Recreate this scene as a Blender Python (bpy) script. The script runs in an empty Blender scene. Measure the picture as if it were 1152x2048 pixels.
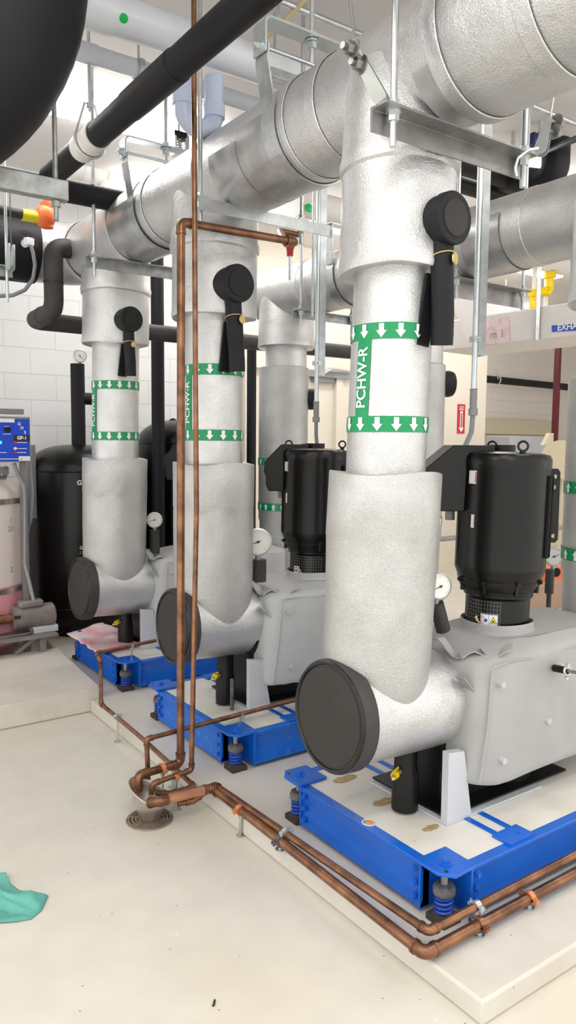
import bpy, bmesh, math, random
import numpy as np
from mathutils import Vector as V, Matrix, noise as mnoise
random.seed(7)
C = bpy.context.scene.collection
PI = math.pi
# ---------------------------------------------------------------- camera
F_PX = 1514.44; YAW, PIT, ROL = .955880566, .0899599653, .00833101491; EYE = V((0, 0, 1.5))
_f = V((math.cos(PIT)*math.cos(YAW), math.cos(PIT)*math.sin(YAW), -math.sin(PIT)))
_r = _f.cross(V((0, 0, 1))).normalized(); _u = _r.cross(_f)
RT = _r*math.cos(ROL)+_u*math.sin(ROL); UP = -_r*math.sin(ROL)+_u*math.cos(ROL); FW = _f
cam = bpy.data.cameras.new('camera'); camo = bpy.data.objects.new('camera', cam); C.objects.link(camo)
camo.matrix_world = Matrix(((RT.x, UP.x, -FW.x, EYE.x), (RT.y, UP.y, -FW.y, EYE.y), (RT.z, UP.z, -FW.z, EYE.z), (0, 0, 0, 1)))
cam.sensor_fit = 'VERTICAL'; cam.sensor_height = 36; cam.lens = F_PX/2048*36; cam.clip_start = .05
bpy.context.scene.camera = camo

def at(px, py, x=None, y=None, z=None):
    """where the sight line through a point of the photograph meets a wall, floor or axis plane of the room"""
    d = RT*((px-576)/F_PX) - UP*((py-1024)/F_PX) + FW
    t = x/d.x if x is not None else y/d.y if y is not None else (z-1.5)/d.z
    return EYE + d*t
def wid(px, p):
    return px*(p-EYE).dot(FW)/F_PX

# ---------------------------------------------------------------- mesh builder
def frame(ax):
    ax = V(ax).normalized(); h = V((0, 0, 1)) if abs(ax.z) < .9 else V((0, 1, 0))
    u = h.cross(ax).normalized(); return u, ax.cross(u), ax
def fillet(pts, b, n=7):
    pts = [V(p) for p in pts]; out = [pts[0]]
    for i in range(1, len(pts)-1):
        p, a, c = pts[i], pts[i-1], pts[i+1]; d1 = (a-p); d2 = (c-p); l1, l2 = d1.length, d2.length; d1.normalize(); d2.normalize()
        ang = PI-d1.angle(d2)
        if ang < .02: out.append(p); continue
        t = min(b*math.tan(ang/2), l1*.49, l2*.49); r = t/math.tan(ang/2)
        ce = p+(d1+d2).normalized()*(r/math.cos(ang/2)); s = p+d1*t-ce; e = p+d2*t-ce
        for k in range(n+1):
            out.append(ce+s.normalized().slerp(e.normalized(), k/n)*s.length)
    out.append(pts[-1]); return out
class MB:
    def __init__(s): s.bm = bmesh.new()
    def loft(s, rings, cap=(True, True), closed=True):
        vs = [[s.bm.verts.new(p) for p in r] for r in rings]
        for a, b in zip(vs, vs[1:]):
            n = len(a)
            for i in range(n if closed else n-1):
                j = (i+1) % n; s.bm.faces.new((a[i], a[j], b[j], b[i]))
        if cap[0]: s.bm.faces.new(vs[0][::-1])
        if cap[1]: s.bm.faces.new(vs[-1])
        return s
    def lathe(s, o, ax, prof, n=32, cap=(True, True)):
        u, v, w = frame(ax); o = V(o)
        return s.loft([[o+w*t+(u*math.cos(2*PI*k/n)+v*math.sin(2*PI*k/n))*r for k in range(n)] for t, r in prof], cap)
    def cyl(s, a, b, r, r2=None, n=24, cap=(True, True)):
        a, b = V(a), V(b); return s.lathe(a, b-a, [(0, r), ((b-a).length, r if r2 is None else r2)], n, cap)
    def sweep(s, pts, sec, up=None, cap=True):
        pts = [V(p) for p in pts]; rings = []; uu = None
        for i, p in enumerate(pts):
            t = (pts[min(i+1, len(pts)-1)]-pts[max(i-1, 0)]).normalized()
            if uu is None:
                uu = V(up) if up is not None else frame(t)[0]
            uu = (uu-t*uu.dot(t)).normalized() if up is None else (V(up)-t*V(up).dot(t)).normalized()
            vv = t.cross(uu); rings.append([p+uu*x+vv*y for x, y in sec])
        return s.loft(rings, (cap, cap))
    def tube(s, pts, r, n=12, bend=None, seg=7):
        if bend: pts = fillet(pts, bend, seg)
        return s.sweep(pts, [(r*math.cos(2*PI*k/n), r*math.sin(2*PI*k/n)) for k in range(n)])
    def band(s, pts, w, t, up):
        return s.sweep(pts, [(-w/2, -t/2), (w/2, -t/2), (w/2, t/2), (-w/2, t/2)], up)
    def box(s, lo, hi):
        (a, b, c), (d, e, f) = lo, hi
        return s.loft([[(a, b, c), (d, b, c), (d, e, c), (a, e, c)], [(a, b, f), (d, b, f), (d, e, f), (a, e, f)]])
    def obox(s, c, hx, hy, hz):
        c, hx, hy, hz = V(c), V(hx), V(hy), V(hz)
        return s.loft([[c-hx-hy+k*hz, c+hx-hy+k*hz, c+hx+hy+k*hz, c-hx+hy+k*hz] for k in (-1, 1)])
    def prism(s, poly, vec):
        poly = [V(p) for p in poly]; return s.loft([poly, [p+V(vec) for p in poly]])
    def torus(s, c, ax, R, r, n=28, m=10, a0=0, a1=2*PI):
        u, v, w = frame(ax); c = V(c); full = abs(a1-a0) > 6.28
        rings = []
        for i in range(n + (0 if full else 1)):
            a = a0+(a1-a0)*i/n; d = u*math.cos(a)+v*math.sin(a)
            rings.append([c+d*(R+r*math.cos(2*PI*k/m))+w*r*math.sin(2*PI*k/m) for k in range(m)])
        if full: rings.append(rings[0])
        s.loft(rings, (not full, not full))
        if full: bmesh.ops.remove_doubles(s.bm, verts=s.bm.verts, dist=1e-6)
        return s
    def ball(s, c, r, sc=(1, 1, 1), n=20, m=12):
        c = V(c); rings = []
        for j in range(1, m):
            a = PI*j/m; rings.append([c+V((r*math.sin(a)*math.cos(2*PI*k/n)*sc[0], r*math.sin(a)*math.sin(2*PI*k/n)*sc[1], -r*math.cos(a)*sc[2])) for k in range(n)])
        return s.loft(rings)
    def hexbolt(s, c, ax, r, h, washer=True):
        ax = V(ax).normalized(); c = V(c)
        if washer: s.cyl(c, c+ax*h*.2, r*1.45, n=16)
        return s.cyl(c+ax*h*.2, c+ax*h, r, n=6)
    def poly(s, pts):
        s.bm.faces.new([s.bm.verts.new(p) for p in pts]); return s
ORG = {}
def build(mb, name, mat, parent=None, label=None, bevel=0, kind=None, angle=38, jit=0):
    bm = mb.bm; bmesh.ops.recalc_face_normals(bm, faces=bm.faces)
    org = ORG[parent] if parent is not None else V((0, 0, 0))
    if parent is None:
        lo = V((min(v.co[i] for v in bm.verts) for i in range(3))); hi = V((max(v.co[i] for v in bm.verts) for i in range(3)))
        org = V(((lo.x+hi.x)/2, (lo.y+hi.y)/2, lo.z))
    for v in bm.verts:
        if jit: v.co += mnoise.noise_vector(v.co*9)*jit
        v.co -= org
    me = bpy.data.meshes.new(name); bm.to_mesh(me); bm.free()
    for p in me.polygons: p.use_smooth = True
    me.set_sharp_from_angle(angle=math.radians(angle))
    o = bpy.data.objects.new(name, me); C.objects.link(o)
    if parent is not None: o.parent = parent
    else: o.location = org
    ORG[o] = org
    me.materials.append(mat)
    if bevel:
        m = o.modifiers.new('edge', 'BEVEL'); m.width = bevel; m.segments = 2; m.limit_method = 'ANGLE'; m.angle_limit = math.radians(40)
    if label: o['label'] = label
    if kind: o['kind'] = kind
    return o
def tag(o, label, cat, group=None, kind=None):
    o['label'] = label; o['category'] = cat
    if group: o['group'] = group
    if kind: o['kind'] = kind
    return o
def thing(name, label, cat, loc, group=None):
    o = bpy.data.objects.new(name, None); C.objects.link(o); o.location = V(loc); ORG[o] = V(loc); o.empty_display_size = .05
    return tag(o, label, cat, group)
def struct(mb, name, mat, parent=None, bevel=0):
    return build(mb, name, mat, parent, bevel=bevel, kind='structure')
def dup(root, loc, label=None):
    r = root.copy(); C.objects.link(r); r.location = V(loc); ORG[r] = V(loc)
    if label: r['label'] = label
    for ch in list(root.children):
        c = ch.copy(); C.objects.link(c); c.parent = r
        for g in ch.children:
            d = g.copy(); C.objects.link(d); d.parent = c
    return r
def letters(body, size, bold=.012, align='CENTER'):
    cu = bpy.data.curves.new('lettering', 'FONT'); cu.body = body; cu.size = size; cu.align_x = align; cu.align_y = 'CENTER'; cu.offset = bold*size
    o = bpy.data.objects.new('lettering', cu); C.objects.link(o)
    dg = bpy.context.evaluated_depsgraph_get(); me = bpy.data.meshes.new_from_object(o.evaluated_get(dg))
    bm = bmesh.new(); bm.from_mesh(me)
    bpy.data.objects.remove(o); bpy.data.meshes.remove(me); bpy.data.curves.remove(cu)
    return bm
def lettering(body, size, org, ux, uy, bold=.012, align='CENTER'):
    m = MB(); m.bm.free(); m.bm = letters(body, size, bold, align); ux, uy, org = V(ux).normalized(), V(uy).normalized(), V(org)
    for v in m.bm.verts: v.co = org+ux*v.co.x+uy*v.co.y
    return m

# ---------------------------------------------------------------- materials
def mat(name, col, rough=.5, metal=0, bump=0, bscale=60, var=0, vscale=4, col2=None, coat=0, detail=4, vlo=.35, vhi=.65, spec=None, stretch=None):
    m = bpy.data.materials.new(name); m.use_nodes = True; nt = m.node_tree; N = nt.nodes; L = nt.links; b = N['Principled BSDF']
    b.inputs['Roughness'].default_value = rough; b.inputs['Metallic'].default_value = metal; b.inputs['Coat Weight'].default_value = coat
    if spec is not None: b.inputs['Specular IOR Level'].default_value = spec
    c1 = (*col, 1); b.inputs['Base Color'].default_value = c1
    tc = N.new('ShaderNodeTexCoord'); co = tc.outputs['Object']
    if stretch:
        mp = N.new('ShaderNodeMapping'); mp.inputs['Scale'].default_value = stretch; L.new(co, mp.inputs[0]); co = mp.outputs[0]
    if var or col2:
        n = N.new('ShaderNodeTexNoise'); n.inputs['Scale'].default_value = vscale; n.inputs['Detail'].default_value = detail; L.new(co, n.inputs['Vector'])
        r = N.new('ShaderNodeValToRGB'); r.color_ramp.elements[0].position = vlo; r.color_ramp.elements[1].position = vhi
        r.color_ramp.elements[0].color = (*(col2 or [x*(1-var) for x in col]), 1); r.color_ramp.elements[1].color = c1
        L.new(n.outputs['Fac'], r.inputs[0]); L.new(r.outputs[0], b.inputs['Base Color'])
    if bump:
        n2 = N.new('ShaderNodeTexNoise'); n2.inputs['Scale'].default_value = bscale; n2.inputs['Detail'].default_value = 3; L.new(co, n2.inputs['Vector'])
        bp = N.new('ShaderNodeBump'); bp.inputs['Strength'].default_value = bump; bp.inputs['Distance'].default_value = .004
        L.new(n2.outputs['Fac'], bp.inputs['Height']); L.new(bp.outputs[0], b.inputs['Normal'])
    return m
def foil_mat(name, col, rough, metal):
    m = mat(name, col, rough, metal, bump=.5, bscale=230, var=.14, vscale=7); nt = m.node_tree; N = nt.nodes; L = nt.links
    b = N['Principled BSDF']; bp = [n for n in N if n.type == 'BUMP'][0]
    n = N.new('ShaderNodeTexNoise'); n.inputs['Scale'].default_value = 13; n.inputs['Detail'].default_value = 3; n.inputs['Distortion'].default_value = .6
    L.new([x for x in N if x.type == 'TEX_COORD'][0].outputs['Object'], n.inputs['Vector'])
    b2 = N.new('ShaderNodeBump'); b2.inputs['Strength'].default_value = .35; b2.inputs['Distance'].default_value = .012
    L.new(n.outputs['Fac'], b2.inputs['Height']); L.new(bp.outputs[0], b2.inputs['Normal']); L.new(b2.outputs[0], b.inputs['Normal'])
    g = N.new('ShaderNodeTexNoise'); g.inputs['Scale'].default_value = 260; g.inputs['Detail'].default_value = 2; L.new([x for x in N if x.type == 'TEX_COORD'][0].outputs['Object'], g.inputs['Vector'])
    gr = N.new('ShaderNodeValToRGB'); gr.color_ramp.elements[0].position = .35; gr.color_ramp.elements[1].position = .65; gr.color_ramp.elements[0].color = (.80, .80, .80, 1); gr.color_ramp.elements[1].color = (1, 1, 1, 1); L.new(g.outputs['Fac'], gr.inputs[0])
    base = b.inputs['Base Color'].links[0].from_socket; mx = N.new('ShaderNodeMix'); mx.data_type = 'RGBA'; mx.blend_type = 'MULTIPLY'; mx.inputs[0].default_value = 1; L.new(base, mx.inputs[6]); L.new(gr.outputs[0], mx.inputs[7]); L.new(mx.outputs[2], b.inputs['Base Color'])
    return m
def block_mat(name, col, mortar, axis):
    m = mat(name, col, .55); nt = m.node_tree; N = nt.nodes; L = nt.links; b = N['Principled BSDF']
    tc = [x for x in N if x.type == 'TEX_COORD'][0]; sp = N.new('ShaderNodeSeparateXYZ'); cb = N.new('ShaderNodeCombineXYZ')
    L.new(tc.outputs['Object'], sp.inputs[0]); L.new(sp.outputs[axis], cb.inputs[0]); L.new(sp.outputs['Z'], cb.inputs[1])
    br = N.new('ShaderNodeTexBrick'); br.inputs['Scale'].default_value = 1; br.inputs['Brick Width'].default_value = .406; br.inputs['Row Height'].default_value = .2032
    br.inputs['Mortar Size'].default_value = .004; br.inputs['Mortar Smooth'].default_value = .4
    br.inputs['Color1'].default_value = (*col, 1); br.inputs['Color2'].default_value = (*[c*.98 for c in col], 1); br.inputs['Mortar'].default_value = (*mortar, 1)
    L.new(cb.outputs[0], br.inputs['Vector']); L.new(br.outputs['Color'], b.inputs['Base Color'])
    inv = N.new('ShaderNodeMath'); inv.operation = 'SUBTRACT'; inv.inputs[0].default_value = 1; L.new(br.outputs['Fac'], inv.inputs[1])
    bp = N.new('ShaderNodeBump'); bp.inputs['Strength'].default_value = .6; bp.inputs['Distance'].default_value = .006
    L.new(inv.outputs[0], bp.inputs['Height']); L.new(bp.outputs[0], b.inputs['Normal'])
    return m
def concrete_mat(name, col, stain, specks=True, rough=.5, sscale=1.6, lo=.5, hi=.75):
    m = mat(name, col, rough, bump=.15, bscale=45, col2=None, var=.06, vscale=9); nt = m.node_tree; N = nt.nodes; L = nt.links; b = N['Principled BSDF']
    base = b.inputs['Base Color'].links[0].from_socket; co = [x for x in N if x.type == 'TEX_COORD'][0].outputs['Object']
    def layer(base, fac, colr, k=1.0):
        mx = N.new('ShaderNodeMix'); mx.data_type = 'RGBA'; mx.inputs[7].default_value = (*colr, 1); L.new(base, mx.inputs[6])
        mu = N.new('ShaderNodeMath'); mu.operation = 'MULTIPLY'; mu.inputs[1].default_value = k; L.new(fac, mu.inputs[0]); L.new(mu.outputs[0], mx.inputs[0]); return mx.outputs[2]
    n = N.new('ShaderNodeTexNoise'); n.inputs['Scale'].default_value = sscale; n.inputs['Detail'].default_value = 6; L.new(co, n.inputs['Vector'])
    r = N.new('ShaderNodeValToRGB'); r.color_ramp.elements[0].position = lo; r.color_ramp.elements[1].position = hi; L.new(n.outputs['Fac'], r.inputs[0])
    base = layer(base, r.outputs[0], stain, .75)
    if specks:
        for sc, th, colr in ((26, .075, (.16, .14, .12)), (55, .06, (.35, .31, .27)), (15, .05, (.9, .9, .88))):
            v = N.new('ShaderNodeTexVoronoi'); v.inputs['Scale'].default_value = sc; v.inputs['Randomness'].default_value = 1; L.new(co, v.inputs['Vector'])
            lt = N.new('ShaderNodeMath'); lt.operation = 'LESS_THAN'; lt.inputs[1].default_value = th; L.new(v.outputs['Distance'], lt.inputs[0])
            s2 = N.new('ShaderNodeSeparateColor'); L.new(v.outputs['Color'], s2.inputs[0])
            g = N.new('ShaderNodeMath'); g.operation = 'GREATER_THAN'; g.inputs[1].default_value = .8; L.new(s2.outputs[0], g.inputs[0])
            mm = N.new('ShaderNodeMath'); mm.operation = 'MULTIPLY'; L.new(lt.outputs[0], mm.inputs[0]); L.new(g.outputs[0], mm.inputs[1])
            base = layer(base, mm.outputs[0], colr, .8)
    L.new(base, b.inputs['Base Color']); return m
def glow(name, col, s):
    m = bpy.data.materials.new(name); m.use_nodes = True; b = m.node_tree.nodes['Principled BSDF']
    b.inputs['Base Color'].default_value = (*col, 1); b.inputs['Emission Color'].default_value = (*col, 1); b.inputs['Emission Strength'].default_value = s; return m
M = dict(
    tarnish=mat('tarnished_brass', (.36, .27, .21), .5, .5, var=.3, vscale=30),
    rust=mat('rust_stain', (.50, .36, .16), .6, var=.3, vscale=30),
    foil=foil_mat('embossed_foil', (.77, .77, .765), .35, .68),
    foil_dull=foil_mat('dull_foil_jacket', (.61, .61, .595), .42, .52),
    foil_bright=foil_mat('bright_foil', (.83, .83, .83), .32, .75),
    rubber=mat('black_rubber_foam', (.010, .0095, .012), .55, bump=.12, bscale=150, var=.25, vscale=5, spec=.3),
    rubber_face=mat('worn_rubber_face', (.034, .031, .028), .75, bump=.1, bscale=120, var=.2, vscale=6),
    rubber_edge=mat('glued_rubber_edge', (.008, .008, .008), .3),
    rubber_grey=mat('dusty_rubber', (.045, .042, .042), .62, bump=.15, bscale=100, var=.3, vscale=8),
    motor=mat('black_gloss_paint', (.002, .002, .002), .26, bump=.03, bscale=50, spec=.35),
    black=mat('black_paint', (.004, .004, .004), .4, spec=.35),
    tank=mat('black_tank_paint', (.003, .003, .003), .3, spec=.35),
    galv=mat('galvanised_steel', (.62, .65, .66), .36, .85, bump=.06, bscale=60, var=.22, vscale=18),
    galv_dull=mat('weathered_zinc', (.46, .47, .46), .5, .7, bump=.1, bscale=80, var=.35, vscale=22),
    zinc=mat('bright_zinc_plate', (.66, .72, .73), .3, .8, var=.12, vscale=14),
    steel=mat('mill_steel', (.36, .35, .34), .38, .85, bump=.06, bscale=50, var=.35, vscale=9),
    sheet=mat('sheet_metal_shield', (.56, .56, .56), .34, .8, var=.25, vscale=10),
    stainless=mat('brushed_stainless', (.66, .62, .57), .3, .95, var=.12, vscale=20, stretch=(1, 1, 12)),
    copper=mat('oxidised_copper', (.34, .165, .09), .36, .8, bump=.06, bscale=60, col2=(.15, .075, .045), vscale=14),
    copper_fresh=mat('bright_copper', (.72, .36, .22), .36, .85, var=.2, vscale=20),
    copper_strap=mat('copper_clad_clamp', (.85, .32, .14), .45, .5, var=.2, vscale=30),
    brass=mat('brass', (.75, .58, .25), .35, .8),
    blue=mat('blue_paint', (.004, .125, .62), .33, bump=.06, bscale=20, var=.14, vscale=6, coat=.15),
    blue_scuffed=mat('scuffed_blue_paint', (.006, .14, .63), .4, col2=(.05, .22, .66), vscale=26, vlo=.3, vhi=.42),
    spring=mat('blue_spring', (.01, .06, .42), .35),
    dark_rubber=mat('neoprene_pad', (.045, .035, .03), .8),
    dusty=mat('dusty_cast_iron', (.16, .15, .15), .75, bump=.2, bscale=60, col2=(.05, .05, .07), vscale=22),
    fill=concrete_mat('inertia_base_concrete', (.74, .715, .665), (.62, .57, .47), True, .6, 5, .55, .8),
    curb=concrete_mat('painted_pad_concrete', (.70, .66, .60), (.57, .525, .46), True, .55, 3, .5, .8),
    pad=concrete_mat('bare_pad_concrete', (.70, .655, .585), (.55, .48, .39), True, .65, 4, .5, .8),
    floor=concrete_mat('sealed_concrete_floor', (.71, .675, .60), (.68, .60, .46), True, .42, 1.3, .5, .78),
    block=block_mat('white_painted_block', (.80, .80, .80), (.69, .69, .69), 'X'),
    block_pink=block_mat('cream_painted_block', (.80, .74, .68), (.72, .66, .6), 'X'),
    block_side=block_mat('white_block_side', (.80, .80, .80), (.6, .6, .6), 'Y'),
    cream=mat('cream_paint', (.78, .72, .62), .5),
    ceiling=mat('ceiling_white', (.80, .77, .74), .7, var=.04, vscale=2),
    pvc=mat('white_plastic_pipe', (.80, .83, .88), .3, var=.04),
    pvc_blue=mat('pale_blue_plastic', (.60, .68, .86), .25),
    asj=mat('white_jacket_paper', (.80, .78, .74), .6, bump=.2, bscale=30),
    fabric=mat('grey_coated_fabric', (.40, .40, .395), .6, bump=.3, bscale=14, var=.1, vscale=6),
    fabric_pale=mat('pale_coated_fabric', (.52, .53, .54), .55, bump=.2, bscale=14, var=.08, vscale=6),
    grey_paint=mat('light_grey_paint', (.58, .60, .64), .45, var=.06),
    grey_metal=mat('grey_enamel', (.30, .30, .30), .5, .2, var=.12, vscale=12),
    taupe=mat('dusty_taupe_enamel', (.27, .235, .22), .5, .2, bump=.1, bscale=60, var=.25, vscale=10),
    conduit_grey=mat('flexible_conduit_grey', (.25, .27, .30), .5),
    green=mat('green_tape', (.0, .27, .09), .3),
    green_dot=mat('green_spot_paint', (.0, .5, .1), .4),
    white=mat('white_print', (.85, .86, .86), .4),
    dial=mat('gauge_dial', (.83, .82, .78), .35),
    ink=mat('black_ink', (.015, .015, .015), .5),
    faint=mat('faint_pencil', (.32, .30, .29), .6),
    red=mat('red_print', (.55, .02, .03), .4), darkred=mat('dark_red_steel', (.12, .012, .02), .5),
    yellow=mat('yellow_enamel', (.86, .62, .0), .4), orange=mat('orange_enamel', (.9, .17, .04), .4),
    yellow_print=mat('yellow_print', (.9, .72, .03), .4),
    blue_print=mat('blue_print', (.01, .1, .55), .35),
    panel_blue=mat('panel_blue', (.005, .06, .62), .4),
    navy=mat('navy_hanger', (.01, .02, .12), .5),
    orange_foam=mat('orange_foam', (.75, .25, .05), .7, bump=.5, bscale=70),
    twine=mat('tan_twine', (.6, .47, .3), .8),
    beige=mat('beige_enamel', (.62, .55, .40), .45),
    teal=mat('teal_cloth', (.14, .47, .40), .9, bump=.3, bscale=90, var=.25, vscale=9),
    poly=mat('translucent_poly_tank', (.86, .76, .72), .4),
    poly_pink=mat('pink_glycol_level', (.84, .36, .42), .35, var=.1, vscale=3),
    pink_sheet=mat('pink_stained_sheet', (.85, .74, .74), .7, col2=(.85, .42, .5), vscale=5, vlo=.42, vhi=.6),
    lamp=glow('lamp_diffuser', (1, .985, .96), 14),
    lamp_green=glow('green_indicator', (.05, .8, .4), 1.5),
    duct=mat('white_duct_wrap', (.82, .78, .75), .55, bump=.25, bscale=16, var=.05),
    duct_pink=mat('pink_stained_tape', (.86, .72, .72), .6, col2=(.82, .5, .52), vscale=14, vlo=.35, vhi=.5),
    cable=mat('grey_wire_rope', (.18, .17, .18), .5, .5),
    cardboard=mat('tan_carton', (.42, .28, .2), .8),
)
# ================================================================ the room
CEIL = 3.42; WALL = 6.15; CURB = .07
m = MB(); m.box((-2.6, -1.6, -.08), (14.2, 8.6, 0)); struct(m, 'floor', M['floor'])
m = MB(); m.box((-2.6, -1.6, CEIL), (14.2, 8.6, CEIL+.1)); struct(m, 'ceiling', M['ceiling'])
m = MB(); m.box((-2.6, WALL, 0), (3.42, WALL+.2, CEIL)); struct(m, 'wall_back', M['block'])
m = MB(); m.box((3.42, WALL, 0), (3.86, WALL+.2, CEIL)); m.box((4.96, WALL, 0), (7.05, WALL+.2, CEIL)); m.box((3.86, WALL, 2.26), (4.96, WALL+.2, CEIL)); struct(m, 'wall_door_side', M['cream'])
m = MB(); m.box((7.05, WALL, 0), (7.25, 8.2, CEIL)); struct(m, 'wall_recess_side', M['cream'])
m = MB(); m.box((7.05, 8.2, 0), (14.2, 8.4, CEIL)); struct(m, 'wall_recess_back', M['block_pink'])
m = MB(); m.box((14, -1.6, 0), (14.2, 8.2, CEIL)); struct(m, 'wall_right', M['block_side'])
m = MB(); m.box((3.9, WALL+.03, .01), (4.92, WALL+.08, 2.22)); d = struct(m, 'door_1', M['cream'])
m = MB(); m.prism([(3.82, WALL-.03, 0), (3.9, WALL-.03, 0), (3.9, WALL-.03, 2.22), (4.92, WALL-.03, 2.22), (4.92, WALL-.03, 0), (5.0, WALL-.03, 0), (5.0, WALL-.03, 2.3), (3.82, WALL-.03, 2.3)], (0, .1, 0)); struct(m, 'door_frame', M['cream'], d)
t = thing('door_closer', 'grey door closer with folding arm at the top of the cream door', 'door closer', (4.4, WALL-.03, 2.1))
m = MB(); a = at(631, 763, y=WALL-.05); b_ = at(671, 742, y=WALL-.05); m.box((a.x, WALL-.03, a.z), (b_.x, WALL+.028, b_.z)); build(m, 'body', M['grey_metal'], t, bevel=.004)
m = MB(); m.box((at(610, 740, y=WALL).x, WALL-.055, 2.17), (at(702, 740, y=WALL).x, WALL-.03, 2.235)); build(m, 'track', M['grey_metal'], t)
m = MB(); m.tube([at(648, 747, y=WALL-.07), at(662, 738, y=WALL-.09), at(700, 742, y=WALL-.07)], .012); build(m, 'arm', M['galv'], t)

# main pad (notched round the left pad) and left pad
m = MB(); m.prism([(1.475, 1.2, 0), (5.2, 1.2, 0), (5.2, 5.6, 0), (1.72, 5.6, 0), (1.62, 4.93, 0), (1.545, 3.98, 0), (1.475, 3.98, 0)], (0, 0, CURB))
struct(m, 'floor_pump_pad', M['curb'], bevel=.008)
m = MB(); m.prism([(-2.6, 3.96, 0), (1.54, 3.985, 0), (1.615, 4.94, 0), (.9, 4.96, 0), (-2.6, 4.96, 0)], (0, 0, .13))
struct(m, 'floor_step_pad', M['pad'], bevel=.008)
m = MB(); m.box((-2.6, 5.02, 0), (1.6, WALL, .05)); struct(m, 'floor_tank_pad', M['pad'])

# ================================================================ insulated suction risers with their cap-ended tees
def wrap_pts(cx, cy, r, a, z): return V((cx+r*math.cos(a), cy+r*math.sin(a), z))
def marker(root, ax, r, z1, z2, up, a_mid, a_label, text, cx_of, lab='green'):
    """two green bands of white arrows round a riser and, with TEXT, the upright strip that joins them"""
    hb = .05
    bands = []
    for z in (z1, z2):
        m = MB(); rr = r+.0025; n = 64
        m.loft([[wrap_pts(*cx_of(zz), rr, 2*PI*k/n, zz) for k in range(n)] for zz in (z-hb/2, z+hb/2)], (False, False))
        bands.append(build(m, 'arrow_band', M['green'], root, label='green tape with white arrows'))
    if text:
        m = MB(); w = .052/r
        m.loft([[wrap_pts(*cx_of(zz), r+.003, a_label-w/2+w*k/6, zz) for k in range(7)] for zz in (z2, z1)], (False, False), closed=False)
        pm = build(m, 'pipe_marker', M['green'], root, label='green strip reading PCHW-R')
    step = .058/r; n = int(2*PI/step)
    for z, bd in zip((z1, z2), bands):
        m = MB()
        for k in range(n):
            a = a_mid+k*2*PI/n
            for (q0, q1) in ((((-.008, .021*up*-1), (.008, .021*-up), (.008, 0), (-.008, 0)), None), (((-.0165, 0), (.0165, 0), (0, .022*up)), None)):
                m.poly([wrap_pts(*cx_of(z), r+.0045, a+u/r, z+v) for u, v in q0])
        build(m, 'arrow_print', M['white'], bd)
    if text:
        m = MB(); m.bm.free(); bm = letters(text, .05, .02); m.bm = bm
        for k in range(-4, 5):
            g = bm.verts[:]+bm.edges[:]+bm.faces[:]; bmesh.ops.bisect_plane(bm, geom=g, plane_co=(0, k*.006, 0), plane_no=(0, 1, 0))
        L = max(v.co.x for v in bm.verts)-min(v.co.x for v in bm.verts); want = .19; zc = (z1+z2)/2
        for v in bm.verts:
            u, h = v.co.x*want/L, v.co.y
            v.co = wrap_pts(*cx_of(zc+u), r+.0055, a_label-h/r, zc+u)
        build(m, 'lettering', M['white'], pm, label='white letters PCHW-R')
PUMPS = [dict(Y=1.86, X=1.705, lean=.037, cap=(657, 1433), knob=(911, 435), kd=104, sl=(890, 690), tagp=(909, 517), name='nearest'),
         dict(Y=3.14, X=1.785, lean=.005, cap=(345, 1253), knob=(479, 566), kd=75, sl=(479, 743), tagp=(484, 639), name='middle'),
         dict(Y=4.42, X=1.819, lean=.018, cap=(158, 1177), knob=(264, 638), kd=50, sl=(264, 752), tagp=(266, 689), name='far')]
HX, HZ, HR = 1.775, 2.668, .185
RL = ['tall silver foil-wrapped riser nearest the camera, largest black end cap', 'silver foil-wrapped riser in the middle of the row, behind the tall copper pipes', 'silver foil-wrapped riser farthest back, beside the black expansion tank']
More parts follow.
